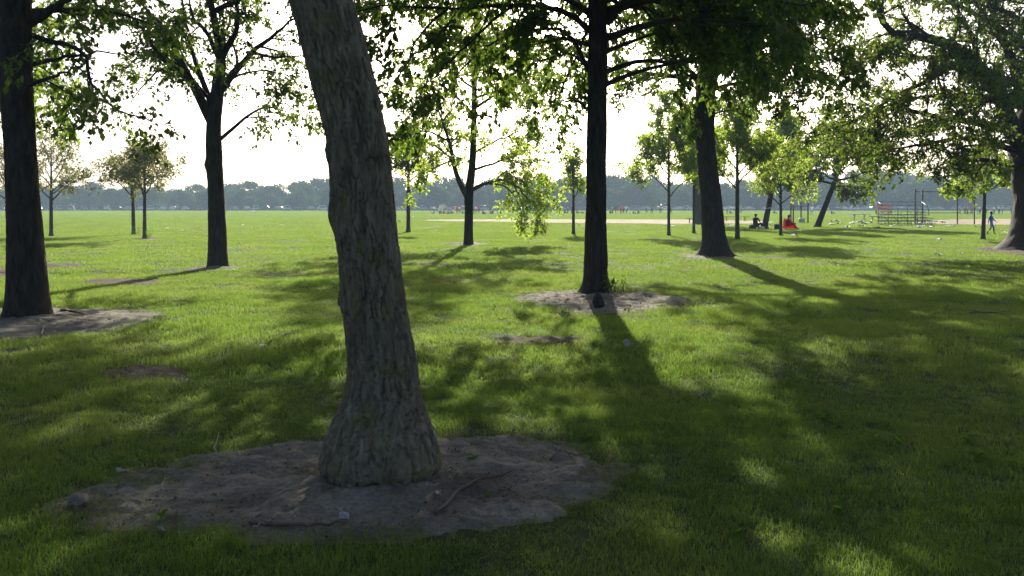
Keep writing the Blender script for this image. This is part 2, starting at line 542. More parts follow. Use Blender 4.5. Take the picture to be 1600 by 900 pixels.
# ------------------------------------------------------------------ grass: uncountable, one object
def tuft_mesh(name, nb, rad, h, w, seed, segs=2, lean=0.8):
    r = np.random.default_rng(seed)
    a = r.uniform(0, 2 * math.pi, nb); q = np.sqrt(r.uniform(0, 1, nb)) * rad
    bx, by = q * np.cos(a), q * np.sin(a)
    hh = h * r.uniform(0.45, 1.25, nb)
    da = r.uniform(0, 2 * math.pi, nb)
    ln = hh * lean * r.uniform(0.15, 1.6, nb)
    wa = da + math.pi / 2 + r.normal(0, 0.5, nb)
    wx, wy = np.cos(wa) * w / 2 * r.uniform(.6, 1.3, nb), np.sin(wa) * w / 2 * r.uniform(.6, 1.3, nb)
    rows = []
    for s in range(segs):
        t = s / segs
        cx, cy, cz = bx + np.cos(da) * ln * t ** 2, by + np.sin(da) * ln * t ** 2, hh * (t - 0.18 * t * t) - 0.012 * (s == 0)
        k = 1.0 - 0.45 * t
        rows.append(np.stack([cx - wx * k, cy - wy * k, cz], 1)); rows.append(np.stack([cx + wx * k, cy + wy * k, cz], 1))
    rows.append(np.stack([bx + np.cos(da) * ln, by + np.sin(da) * ln, hh * 0.82], 1))
    per = len(rows)
    V = np.stack(rows, 1).reshape(-1, 3)
    base = np.arange(nb) * per
    F = []
    for s in range(segs - 1):
        F.append(np.stack([base + 2 * s, base + 2 * s + 1, base + 2 * s + 3, base + 2 * s + 2], 1))
    F.append(np.stack([base + per - 3, base + per - 2, base + per - 1], 1))
    return mesh_np(name, V, F, [M['grass']])


ZONES = [  # y0, y1, tufts per m2, blades, radius, height, width, segs
    (2.2, 9.0, 300, 34, 0.09, 0.049, 0.0030, 3),
    (9.0, 22.0, 46, 80, 0.18, 0.060, 0.0050, 2),
    (22.0, 60.0, 6.5, 130, 0.42, 0.066, 0.0100, 2),
    (60.0, 140.0, 1.0, 300, 1.1, 0.075, 0.018, 2),
    (140.0, 320.0, 0.11, 900, 3.2, 0.075, 0.034, 2),
]
pts, scl, rot, zid = [], [], [], []
tuft_obs = []
for zi, (y0, y1, den, nb, rad, h, w, sg) in enumerate(ZONES):
    for vi in range(2):
        tm = tuft_mesh('grass_tuft_%d_%d' % (zi, vi), nb, rad, h, w, 100 + zi * 7 + vi, sg)
        tuft_obs.append(bpy.data.objects.new('grass_tuft_source', tm))
    xw1 = 0.56 * y1 + 3
    ya, yb = y0 * (.85 if zi else 1), y1 * 1.15
    n = int(den * (yb - ya) * 2 * xw1 * 1.15)
    Y = RNG.uniform(ya, yb, n); X = RNG.uniform(-xw1 * 1.15, xw1 * 1.15, n)
    k = (np.abs(X) < 0.56 * Y + 3) & (RNG.uniform(0, 1, n) < np.clip((Y / y0 - .85) / .3 if zi else 1, 0, 1)) & (RNG.uniform(0, 1, n) < np.clip((1.15 - Y / y1) / .3, 0, 1))
    X, Y = X[k], Y[k]
    keep = np.ones(len(X), bool)
    small = np.ones(len(X))
    for pi_, (poly, share) in enumerate(BARE):
        ins = in_poly(X, Y, poly)
        keep &= ~ins | (RNG.uniform(0, 1, len(X)) < share)
        small[ins] = 0.55
        if share == 0.0 and pi_ < 8:
            c_, aa_, rr_e = POLAR[pi_]
            dx, dy = X - c_[0], Y - c_[1]
            tq = np.hypot(dx, dy) / np.interp(np.arctan2(dy, dx), aa_, rr_e, period=2 * math.pi)
            nz = .5 + .5 * vnoise(X * 3.3, Y * 3.3, seed=51)
            rim = ins & (tq > .62)
            keep |= rim & (RNG.uniform(0, 1, len(X)) < np.clip((tq - .62) / .38, 0, 1) ** 1.3 * np.clip(nz * 2.0 - .25, .12, 1))
            small[rim] = .6 + .35 * np.clip((tq[rim] - .7) / .3, 0, 1)
            out_ = ~ins & (tq < 1.15)
            keep &= ~out_ | (RNG.uniform(0, 1, len(X)) < .8)
    # uneven sward
    dens = 0.5 + 0.9 * fbm(X * 0.9, Y * 0.9, seed=21) + 0.4
    keep &= RNG.uniform(0, 1, len(X)) < np.clip(dens + 0.35, 0.35, 1)
    X, Y, small = X[keep], Y[keep], small[keep]
    s = np.clip(0.88 + 0.75 * fbm(X * 0.7, Y * 0.7, seed=31) + 0.5 * fbm(X * 2.6, Y * 2.6, seed=33) + RNG.normal(0, .12, len(X)), 0.4, 1.7) * small
    pts.append(np.stack([X, Y, ground_z(X, Y)], 1))
    scl.append(np.stack([np.ones(len(X)), np.ones(len(X)), s], 1))
    tl_ = .08 * min(1, .08 / rad)
    rot.append(np.stack([RNG.normal(0, tl_, len(X)), RNG.normal(0, tl_, len(X)), RNG.uniform(0, 6.283, len(X))], 1))
    zid.append(zi * 2 + RNG.integers(0, 2, len(X)))
pts = np.concatenate(pts); scl = np.concatenate(scl); rot = np.concatenate(rot); zid = np.concatenate(zid)
gm = bpy.data.meshes.new('grass')
gm.vertices.add(len(pts)); gm.vertices.foreach_set('co', pts.astype(np.float32).ravel())
for nm, arr, ty, key in (('scl', scl, 'FLOAT_VECTOR', 'vector'), ('rot', rot, 'FLOAT_VECTOR', 'vector'), ('zid', zid, 'INT', 'value')):
    at = gm.attributes.new(nm, ty, 'POINT')
    at.data.foreach_set(key, np.ascontiguousarray(arr.astype(np.int32 if ty == 'INT' else np.float32)).ravel())
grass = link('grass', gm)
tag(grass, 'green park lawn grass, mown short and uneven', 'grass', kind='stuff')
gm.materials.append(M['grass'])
nt = bpy.data.node_groups.new('grass_spread', 'GeometryNodeTree')
nt.interface.new_socket('Geometry', in_out='INPUT', socket_type='NodeSocketGeometry')
nt.interface.new_socket('Geometry', in_out='OUTPUT', socket_type='NodeSocketGeometry')
gi, go = nt.nodes.new('NodeGroupInput'), nt.nodes.new('NodeGroupOutput')
jn = nt.nodes.new('GeometryNodeJoinGeometry')


def named(nm, ty):
    q = nt.nodes.new('GeometryNodeInputNamedAttribute')
    q.data_type = ty
    q.inputs['Name'].default_value = nm
    return q.outputs['Attribute']


a_s, a_r, a_z = named('scl', 'FLOAT_VECTOR'), named('rot', 'FLOAT_VECTOR'), named('zid', 'INT')
for i, to in enumerate(tuft_obs):
    oi = nt.nodes.new('GeometryNodeObjectInfo')
    oi.inputs['Object'].default_value = to
    cp = nt.nodes.new('FunctionNodeCompare')
    cp.data_type = 'INT'; cp.operation = 'EQUAL'
    ai = [s for s in cp.inputs if s.enabled and s.type == 'INT']
    nt.links.new(a_z, ai[0]); ai[1].default_value = i
    ip = nt.nodes.new('GeometryNodeInstanceOnPoints')
    nt.links.new(gi.outputs[0], ip.inputs['Points'])
    nt.links.new(cp.outputs[0], ip.inputs['Selection'])
    nt.links.new(oi.outputs['Geometry'], ip.inputs['Instance'])
    nt.links.new(a_r, ip.inputs['Rotation'])
    nt.links.new(a_s, ip.inputs['Scale'])
    nt.links.new(ip.outputs[0], jn.inputs[0])
nt.links.new(jn.outputs[0], go.inputs[0])
md = grass.modifiers.new('spread', 'NODES')
md.node_group = nt
print('grass tufts', len(pts))

# ------------------------------------------------------------------ trees
def norm(v):
    return v / np.maximum(np.linalg.norm(v, axis=-1, keepdims=True), 1e-9)


def resample(pts, K):
    p = np.array(pts, float)
    # Catmull-Rom through the points, then even spacing
    if len(p) > 2:
        q = np.vstack([2 * p[0] - p[1], p, 2 * p[-1] - p[-2]])
        out = []
        for i in range(1, len(q) - 2):
            for t in np.linspace(0, 1, 10, endpoint=False):
                a, b_, c, d = q[i - 1], q[i], q[i + 1], q[i + 2]
                out.append(0.5 * (2 * b_ + (c - a) * t + (2 * a - 5 * b_ + 4 * c - d) * t * t + (3 * b_ - a - 3 * c + d) * t ** 3))
        out.append(p[-1])
        p = np.array(out)
    s = np.concatenate([[0], np.cumsum(np.linalg.norm(np.diff(p, axis=0), axis=1))])
    u = np.linspace(0, s[-1], K)
    return np.stack([np.interp(u, s, p[:, k]) for k in range(p.shape[1])], 1)


def tubes(paths, radii, sides):
    """paths (m,k,3), radii (m,k) -> verts, quads"""
    m, k, _ = paths.shape
    t = np.gradient(paths, axis=1)
    t = norm(t)
    ref = np.where(np.abs(t[:, :1, 2:3]) < 0.85, np.array([0, 0, 1.0]), np.array([1.0, 0, 0]))
    ref = np.repeat(ref, k, 1)
    a = norm(np.cross(t, ref)); b_ = np.cross(t, a)
    an = np.linspace(0, 2 * math.pi, sides, endpoint=False)
    V = paths[:, :, None] + radii[:, :, None, None] * (a[:, :, None] * np.cos(an)[None, None, :, None] + b_[:, :, None] * np.sin(an)[None, None, :, None])
    V = V.reshape(-1, 3)
    mi = (np.arange(m) * k * sides)[:, None, None]
    ri = (np.arange(k - 1) * sides)[None, :, None]
    c = np.arange(sides)[None, None]
    c2 = (c + 1) % sides
    F = np.stack([mi + ri + c, mi + ri + c2, mi + ri + sides + c2, mi + ri + sides + c], -1).reshape(-1, 4)
    return V, F


def at_t(paths, idx, t):
    k = paths.shape[1]
    f = np.clip(t, 0, 1) * (k - 1)
    i = np.minimum(f.astype(int), k - 2); w = (f - i)[:, None]
    p = paths[idx, i] * (1 - w) + paths[idx, i + 1] * w
    d = norm(paths[idx, i + 1] - paths[idx, i])
    return p, d


def grow(paths, radii, counts, tmin, length, ang, K, r, wander=0.25, up=0.0, flat=1.0, r0=0.6, rend=0.0025, tfall=0.45, rmax=9.0):
    idx = np.repeat(np.arange(len(paths)), counts)
    n = len(idx)
    off = np.concatenate([np.arange(c) / max(c, 1) for c in counts]) if n else np.zeros(0)
    t = tmin + (1 - tmin) * np.clip(off + r.uniform(0, 1, n) / np.maximum(np.repeat(counts, counts), 1), 0, 1)
    p, d = at_t(paths, idx, t)
    L = (length[idx] if hasattr(length, '__len__') else np.full(n, length)) * r.uniform(0.65, 1.3, n) * (1 - tfall * t)
    rnd = norm(r.normal(0, 1, (n, 3)))
    perp = rnd - d * (rnd * d).sum(1, keepdims=True)
    perp[:, 2] *= flat
    perp = norm(perp)
    a = np.radians(r.normal(ang, 12, n))[:, None]
    dr = norm(d * np.cos(a) + perp * np.sin(a))
    out = np.zeros((n, K, 3)); out[:, 0] = p
    for k in range(1, K):
        dr = dr + r.normal(0, wander, (n, 3)) + np.array([0, 0, up]) / K
        dr = norm(dr)
        out[:, k] = out[:, k - 1] + dr * (L / (K - 1))[:, None]
    f = np.clip(t, 0, 1) * (radii.shape[1] - 1)
    pr = radii[idx, np.minimum(f.round().astype(int), radii.shape[1] - 1)]
    rs = np.clip(pr * r0, rend * 1.2, rmax)
    rad = rs[:, None] * np.linspace(1, 0.3, K)[None]
    rad = np.maximum(rad, rend)
    return out, rad, L


def leaves_mesh(paths, per, size, r, name, mat, droop=0.5, tmin=0.1, aspect=0.62, spread=0.05):
    n = len(paths) * per
    idx = np.repeat(np.arange(len(paths)), per)
    t = r.uniform(tmin, 1.02, n)
    p, d = at_t(paths, idx, t)
    p = p + r.normal(0, spread, (n, 3))
    L = size * r.uniform(0.55, 1.3, n)[:, None]
    ax = norm(d * 0.5 + norm(r.normal(0, 1, (n, 3))) * 0.9 + np.array([0, 0, -droop]))
    up = norm(np.array([0, 0, 1.0]) + r.normal(0, 0.55, (n, 3)))
    side = norm(np.cross(ax, up)); nor = np.cross(side, ax)
    w = L * aspect * 0.5
    fold = nor * w * r.uniform(0.1, 0.6, n)[:, None]
    v0 = p
    v1 = p + ax * L * 0.22 + side * w * 0.75 + fold * .7
    v2 = p + ax * L * 0.55 + side * w * 0.92 + fold
    v3 = p + ax * L - nor * L * 0.15
    v4 = p + ax * L * 0.55 - side * w * 0.92 + fold
    v5 = p + ax * L * 0.22 - side * w * 0.75 + fold * .7
    V = np.stack([v0, v1, v2, v3, v4, v5], 1).reshape(-1, 3)
    b_ = np.arange(n) * 6
    F = np.concatenate([np.stack([b_, b_ + 1, b_ + 2, b_ + 3], 1), np.stack([b_, b_ + 3, b_ + 4, b_ + 5], 1)])
    return mesh_np(name, V, F, [mat])


def kite_mesh(paths, per, size, r, name, mat, droop=0.5, tmin=0.1, aspect=0.6, spread=0.05):
    n = len(paths) * per
    idx = np.repeat(np.arange(len(paths)), per)
    t = r.uniform(tmin, 1.02, n)
    p, d = at_t(paths, idx, t)
    p = p + r.normal(0, spread, (n, 3))
    L = size * r.uniform(0.55, 1.3, n)[:, None]
    ax = norm(d * 0.5 + norm(r.normal(0, 1, (n, 3))) * 0.9 + np.array([0, 0, -droop]))
    up = norm(np.array([0, 0, 1.0]) + r.normal(0, 0.6, (n, 3)))
    side = norm(np.cross(ax, up)); nor = np.cross(side, ax)
    w = L * aspect * 0.5
    V = np.stack([p, p + ax * L * 0.45 + side * w + nor * w * .3, p + ax * L, p + ax * L * 0.45 - side * w + nor * w * .3], 1).reshape(-1, 3)
    b_ = np.arange(n) * 4
    F = np.concatenate([np.stack([b_, b_ + 1, b_ + 2], 1), np.stack([b_, b_ + 2, b_ + 3], 1)])
    return mesh_np(name, V, F, [mat])


def trunk_mesh(name, path, rad, mat, sides, rows, bark=0.01, plate=(0.05, 0.15), seed=1, lumps=0.05, flare=None, smooth=True, knobs=()):
    """A lofted trunk; path (n,3) from the ground up, rad (n,), real bark relief."""
    q = resample(np.column_stack([path, rad]), rows)
    c, R = q[:, :3], q[:, 3]
    th = np.linspace(0, 2 * math.pi, sides, endpoint=False)
    H = np.concatenate([[0], np.cumsum(np.linalg.norm(np.diff(c, axis=0), axis=1))])
    T, HH = np.meshgrid(th, H)
    RR = np.repeat(R[:, None], sides, 1)
    cx, sy = np.cos(T), np.sin(T)
    disp = RR * lumps * (vnoise(cx * 1.3 + seed, sy * 1.3, HH * 1.6, seed) + 0.5 * vnoise(cx * 3 + seed, sy * 3, HH * 3.5, seed + 1))
    if flare:
        fh, fa, nl = flare          # height, strength, lobes
        e = np.exp(-(HH / fh) ** 1.3)
        lob = 0.5 + 0.5 * np.cos(T * nl + seed + 1.4 * vnoise(cx * 1.5, sy * 1.5, seed=seed + 7))
        disp = disp + RR * fa * e * (0.35 + 0.65 * lob)
    # winding furrows: zero lines of stretched noise on the trunk's own surface
    F_, S_ = 1.0 / plate[0], plate[0] / plate[1]
    X_, Y_, Z_ = RR * cx * F_, RR * sy * F_, HH * F_ * S_
    wx = 0.5 * vnoise(X_ * .8 + 7, Y_ * .8, Z_ * 2.2, seed + 3) + .25 * vnoise(X_ * 2.1, Y_ * 2.1 + 5, Z_ * 6, seed + 4)
    wz = 0.35 * vnoise(X_ * 1.3, Y_ * 1.3 + 9, Z_ * 1.3, seed + 5)
    n1 = vnoise(X_ + wx, Y_ + wx, Z_ + wz, seed + 21)
    n2 = vnoise(X_ * 1.9 + wx, Y_ * 1.9 - wx, Z_ * 1.7 + wz + 3, seed + 22)
    c1 = np.clip(np.abs(n1) / 0.17, 0, 1); c2 = np.clip(np.abs(n2) / 0.15, 0, 1)
    c1 = c1 * c1 * (3 - 2 * c1); c2 = c2 * c2 * (3 - 2 * c2)
    cross = np.clip(np.abs(vnoise(X_ * .6, Y_ * .6, HH / plate[0] * .45, seed + 23)) / .10, 0, 1)
    disp = disp + bark * ((c1 - .8) + .45 * (c2 - .8) + .22 * (cross - 1) + 0.2 * n1 + .4 * fbm(cx * RR * 70, sy * RR * 70, HH * 45, seed + 6, 3))
    for (ka, kh, kr, kw) in knobs:
        dth = np.angle(np.exp(1j * (T - ka)))
        disp = disp + kr * np.exp(-((dth * RR / kw) ** 2 + ((HH - kh) / kw) ** 2))
    rr = RR + disp
    V = np.stack([c[:, 0:1] + rr * cx, c[:, 1:2] + rr * sy, np.repeat(c[:, 2:3], sides, 1)], -1).reshape(-1, 3)
    k = np.arange(sides); k2 = (k + 1) % sides
    F = (np.arange(rows - 1)[:, None, None] * sides + np.stack([k, k2, k2 + sides, k + sides], 1)[None]).reshape(-1, 4)
    return mesh_np(name, V, F, [mat], smooth)


DENS = (1.55, 1.75, 1.6)


def local(paths, base):
    return np.asarray(paths, float) - np.array(base)


def make_tree(name, label, base, trunk, limbs, leaf, seed, cat='tree', group=None, trunk_kw=None, auto=None, bark='bark', trunk_mat=None,
              b2=3.0, l2=0.42, a2=52, b3=6.0, l3=0.55, per=12, size=0.12, droop=0.5, flat2=0.7, up2=-0.25, up3=-0.5, kite=False, limb_K=14, tmin2=0.22, b1=0.0, aspect=0.62, dens=1.0, dens_auto=None, shade_limbs=(), limb_t0=0.0, leafspread=0.05, rend=0.003):
    """base (x,y,z); trunk list of (x,y,z,r) in world; limbs list of (points, r0, r1) in world."""
    r = np.random.default_rng(seed)
    root = link(name, None, None, base)
    root.empty_display_size = 0.3
    tag(root, label, cat, group)
    tr = np.array(trunk, float)
    kw = dict(sides=40, rows=110, bark=0.012, plate=(0.07, 0.22), seed=seed, flare=(0.35, 0.35, 6))
    kw.update(trunk_kw or {})
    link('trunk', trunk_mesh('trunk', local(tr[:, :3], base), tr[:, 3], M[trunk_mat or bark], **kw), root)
    L = [(np.array(p, float), a, c) for p, a, c in limbs]
    n_own = len(L)
    L += [(np.array(p, float), a, c) for p, a, c in shade_limbs]  # added limbs, mostly out of view, that shade the foreground
    if auto:
        for (z0, z1, n, len0, len1, ang0, ang1, rr) in auto:
            for i in range(n):
                f = (i + r.uniform(0, .6)) / n
                z = z0 + (z1 - z0) * f
                k = np.interp(z, tr[:, 2], np.arange(len(tr)))
                k0 = min(int(k), len(tr) - 2)
                p0 = tr[k0, :3] + (tr[k0 + 1, :3] - tr[k0, :3]) * (k - k0)
                az = i * 2.39996 + seed + r.normal(0, .3)
                el = math.radians(ang0 + (ang1 - ang0) * f + r.normal(0, 6))
                ln = (len0 + (len1 - len0) * f) * r.uniform(.8, 1.2)
                d = np.array([math.cos(az) * math.cos(el), math.sin(az) * math.cos(el), math.sin(el)])
                pp = [p0]
                for s in range(5):
                    d = norm(d + r.normal(0, .16, 3) + np.array([0, 0, 0.05]))
                    pp.append(pp[-1] + d * ln / 5)
                L.append((np.array(pp), rr * (1 - .5 * f), 0.012))
    paths = np.stack([resample(local(p, base), limb_K) for p, _, _ in L])
    jit = r.normal(0, 1, paths.shape) * np.linspace(0, 0.035, limb_K)[None, :, None]
    paths = paths + jit
    rad = np.stack([np.linspace(1, 0, limb_K) ** 1.2 * (a - c) + c for _, a, c in L])
    for i in range(len(L)):
        V, F = tubes(paths[i:i + 1], rad[i:i + 1], 10 if rad[i, 0] > 0.06 else 7)
        link('limb', mesh_np('limb', V, F, [M[bark]], True), root)
    ll = np.linalg.norm(np.diff(paths, axis=1), axis=2).sum(1)
    b2, b3, per = b2 * DENS[0], b3 * DENS[1], int(round(per * DENS[2]))
    dv = np.where(np.arange(len(L)) < n_own, dens, dens_auto if dens_auto is not None else dens)  # crown above view gets its own density, set to shade the foreground
    c2 = np.maximum(3, (ll * b2 * dv).astype(int))
    p2, r2, L2 = grow(paths, rad, c2, tmin2, np.clip(ll * l2, 0.4, 3.2), a2, 8, r, 0.16, up2, flat2, 0.55, rend * 1.3, rmax=0.05)
    c3 = np.maximum(2, (L2 * b3).astype(int))
    p3, r3, L3 = grow(p2, r2, c3, 0.15, l3, 48, 5, r, 0.2, up3, 0.8, 0.6, rend, tfall=0.25, rmax=0.012)
    V2, F2 = tubes(p2, r2, 5)
    V3, F3 = tubes(p3, r3, 3)
    tw = link('twigs', mesh_np('twigs', np.concatenate([V2, V3]), [F2, F3 + len(V2)], [M['twig']], True), root)
    tw['kind'] = 'stuff'
    fn = kite_mesh if kite else leaves_mesh
    link('crown', fn(p3, per, size, r, 'crown', M[leaf], droop, aspect=aspect, spread=leafspread), root)
    print(name, 'leaves', len(p3) * per, 'twigs', len(p3))
    return root


def px_path(pts, Y):
    """[(px, py, depth offset)] -> world points of a limb near distance Y"""
    return [P(a, b_, Y + c) for a, b_, c in pts]


# --- the large leaning foreground tree
Y = MAINY
rows_ = [(762, 528, 660), (750, 517, 671), (738, 506, 681), (722, 500, 685), (700, 503, 682), (680, 508, 677), (655, 519, 669), (630, 532, 661), (600, 541, 655), (560, 542, 648), (500, 537, 637),
         (400, 529, 624), (345, 521, 617), (300, 519, 613), (250, 515, 608), (200, 508, 601), (100, 481, 577), (0, 452, 550), (-120, 402, 505), (-260, 345, 445), (-420, 300, 392), (-600, 275, 355)]
trunk = []
for py, xl, xr in rows_:
    c = P((xl + xr) / 2, py, Y)
    trunk.append((c[0], c[1], c[2], (xr - xl) / 2 / FPX * Y))
base = (main_c[0], main_c[1], 0.0)
ztop = trunk[-1][2]
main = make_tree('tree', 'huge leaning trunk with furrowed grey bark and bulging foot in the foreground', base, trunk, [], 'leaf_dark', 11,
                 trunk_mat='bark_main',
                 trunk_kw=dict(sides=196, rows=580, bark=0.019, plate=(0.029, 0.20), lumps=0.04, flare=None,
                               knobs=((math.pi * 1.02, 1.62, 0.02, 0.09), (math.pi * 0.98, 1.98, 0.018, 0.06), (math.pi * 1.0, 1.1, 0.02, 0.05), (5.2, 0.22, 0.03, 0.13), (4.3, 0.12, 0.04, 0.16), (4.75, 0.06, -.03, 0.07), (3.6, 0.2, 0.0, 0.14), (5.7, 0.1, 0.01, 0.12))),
                 auto=[(ztop - 0.7, ztop - 0.05, 14, 5.2, 4.0, 38, 72, 0.11)], b2=2.4, b3=4, per=9, size=0.16, limb_K=12, dens=.9, kite=True, up2=.35, up3=.2, droop=.2, tmin2=.35)  # crown is out of view, filled out to block skylight from overhead

# --- thick dark trunk at the left edge
Y = GY(498)
def trunk_px(rows, Y):
    o = []
    for py, xl, xr in rows:
        c = P((xl + xr) / 2, py, Y); o.append((c[0], c[1], c[2], (xr - xl) / 2 / FPX * Y))
    return o
tr = trunk_px([(504, 3, 79), (497, 5, 77), (480, 10, 75), (440, 14, 72), (400, 13, 68), (330, 12, 62), (260, 10, 57), (180, 5, 52), (100, 0, 48), (0, -6, 46), (-150, -14, 40), (-330, -10, 30), (-560, -5, 15)], Y)
c = G(41, 498)
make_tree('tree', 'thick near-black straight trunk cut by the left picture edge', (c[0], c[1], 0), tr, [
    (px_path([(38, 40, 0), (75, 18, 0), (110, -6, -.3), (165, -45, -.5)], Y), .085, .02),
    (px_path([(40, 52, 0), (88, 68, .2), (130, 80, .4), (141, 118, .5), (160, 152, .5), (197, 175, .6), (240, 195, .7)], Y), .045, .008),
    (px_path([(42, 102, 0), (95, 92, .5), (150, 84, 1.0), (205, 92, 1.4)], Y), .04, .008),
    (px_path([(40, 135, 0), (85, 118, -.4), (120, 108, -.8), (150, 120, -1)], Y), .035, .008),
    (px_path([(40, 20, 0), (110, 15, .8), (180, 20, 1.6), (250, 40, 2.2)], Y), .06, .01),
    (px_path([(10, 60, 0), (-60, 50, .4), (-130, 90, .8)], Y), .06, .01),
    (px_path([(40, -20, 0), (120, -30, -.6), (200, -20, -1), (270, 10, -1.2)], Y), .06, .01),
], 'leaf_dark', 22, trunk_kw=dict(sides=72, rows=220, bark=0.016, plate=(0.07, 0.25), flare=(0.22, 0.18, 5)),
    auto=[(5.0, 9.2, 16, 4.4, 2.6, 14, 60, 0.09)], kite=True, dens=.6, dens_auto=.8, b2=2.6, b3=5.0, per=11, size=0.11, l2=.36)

# --- forked dark tree
Y = GY(417)
tr = trunk_px([(421, 322, 360), (416, 326, 356), (400, 326, 355), (350, 326, 353), (300, 325, 350), (245, 322, 347), (200, 322, 345), (170, 325, 347), (130, 332, 351), (90, 338, 352), (40, 331, 342), (-20, 322, 331), (-120, 322, 329), (-220, 324, 328)], Y)
c = G(341, 417)
T3_SHADE = [(px_path(p, Y), .08, .012) for p in (  # long limbs above the view, added to cast shade on the left foreground
    [(330, 20, 0), (430, -25, .8), (560, -40, 1.4), (700, -25, 1.8)], [(328, -10, 0), (440, -45, 1.6), (580, -60, 2.8), (720, -50, 3.6)],
    [(328, -40, 0), (450, -70, -.4), (600, -80, -.8), (720, -70, -1)], [(327, -70, 0), (430, -110, 1), (560, -125, 2), (700, -115, 3)],
    [(327, -100, 0), (420, -150, 0), (540, -165, 0), (660, -155, 0)], [(328, -20, 0), (420, -60, 3), (520, -80, 4.4), (640, -75, 5.4)])]
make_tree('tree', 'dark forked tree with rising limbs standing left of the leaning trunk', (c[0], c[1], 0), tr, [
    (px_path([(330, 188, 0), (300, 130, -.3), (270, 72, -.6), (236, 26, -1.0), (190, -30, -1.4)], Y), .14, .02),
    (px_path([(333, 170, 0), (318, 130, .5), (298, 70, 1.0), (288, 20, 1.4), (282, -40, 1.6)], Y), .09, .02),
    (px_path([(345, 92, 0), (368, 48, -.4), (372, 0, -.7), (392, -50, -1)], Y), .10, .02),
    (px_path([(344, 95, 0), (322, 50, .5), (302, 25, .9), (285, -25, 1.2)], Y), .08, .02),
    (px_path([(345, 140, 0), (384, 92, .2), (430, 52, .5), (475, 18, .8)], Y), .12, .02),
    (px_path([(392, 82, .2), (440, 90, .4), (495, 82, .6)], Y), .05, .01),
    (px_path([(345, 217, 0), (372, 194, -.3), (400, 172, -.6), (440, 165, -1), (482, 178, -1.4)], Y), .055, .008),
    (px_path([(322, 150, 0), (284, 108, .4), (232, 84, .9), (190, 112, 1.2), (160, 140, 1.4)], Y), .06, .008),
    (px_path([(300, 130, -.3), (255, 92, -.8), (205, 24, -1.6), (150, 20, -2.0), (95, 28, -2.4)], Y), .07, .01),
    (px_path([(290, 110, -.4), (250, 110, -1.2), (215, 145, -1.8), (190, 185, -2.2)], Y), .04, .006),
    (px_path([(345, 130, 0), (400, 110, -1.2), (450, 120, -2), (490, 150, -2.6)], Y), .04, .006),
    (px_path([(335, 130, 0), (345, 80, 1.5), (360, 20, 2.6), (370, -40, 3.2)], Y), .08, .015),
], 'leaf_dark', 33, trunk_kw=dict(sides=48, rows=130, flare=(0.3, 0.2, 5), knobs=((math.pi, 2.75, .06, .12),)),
    auto=[(7.1, 10.4, 18, 4.8, 2.6, 10, 60, 0.07)], kite=True, shade_limbs=T3_SHADE, dens=.72, dens_auto=1.0, b2=2.2, b3=4.6, per=9, size=0.125, l2=.34, up3=-.6)  # upper limbs multiplied above the view to shade the left lawn

# --- pale tree with a drooping low branch
Y = GY(383)
tr = trunk_px([(386, 722, 742), (382, 724, 740), (360, 725, 739), (330, 726, 739), (300, 726, 740), (250, 733, 744), (180, 736, 745), (100, 738, 746), (20, 742, 748), (-60, 744, 748)], Y)
c = G(732, 383)
make_tree('tree', 'mid-lawn tree forking low with one branch drooping towards the grass', (c[0], c[1], 0), tr, [
    (px_path([(729, 306, 0), (713, 272, -.2), (705, 235, -.4), (692, 190, -.7), (670, 140, -1)], Y), .13, .02),
    (px_path([(735, 298, 0), (760, 286, -.3), (786, 282, -.6), (808, 292, -.9), (828, 315, -1.2), (846, 338, -1.4)], Y), .09, .01),
    (px_path([(760, 286, -.3), (790, 292, -.8), (808, 315, -1.2), (818, 345, -1.4)], Y), .05, .006),
    (px_path([(738, 266, 0), (770, 256, .5), (802, 250, 1), (840, 275, 1.4), (858, 310, 1.6)], Y), .06, .008),
    (px_path([(738, 240, 0), (775, 220, -.6), (820, 205, -1.2), (850, 220, -1.8)], Y), .06, .008),
    (px_path([(708, 250, -.3), (680, 262, -.8), (650, 280, -1.2), (635, 300, -1.4)], Y), .05, .006),
    (px_path([(700, 220, -.5), (665, 205, -1), (630, 215, -1.6), (612, 240, -2)], Y), .05, .006),
    (px_path([(740, 180, 0), (700, 140, .8), (650, 120, 1.6), (615, 130, 2)], Y), .07, .01),
    (px_path([(740, 170, 0), (790, 140, .6), (830, 130, 1.2), (862, 150, 1.6)], Y), .07, .01),
    (px_path([(742, 100, 0), (700, 60, -1), (650, 50, -1.6)], Y), .07, .01),
    (px_path([(742, 110, 0), (790, 70, -1), (840, 60, -1.6)], Y), .07, .01),
    (px_path([(742, 120, 0), (740, 60, 1.8), (735, 20, 2.6)], Y), .07, .01),
    (px_path([(742, 130, 0), (755, 90, -1.8), (760, 60, -2.6)], Y), .07, .01),
], 'leaf_bright', 44, trunk_kw=dict(sides=32, rows=80, flare=(0.25, 0.15, 5)), bark='bark_grey', trunk_mat='bark',
    auto=[(6.0, 10.5, 12, 3.0, 1.6, 20, 60, 0.06)], dens=1.1, b2=2.3, b3=4.5, per=10, size=0.14, l2=.36, up3=-.7, kite=True)

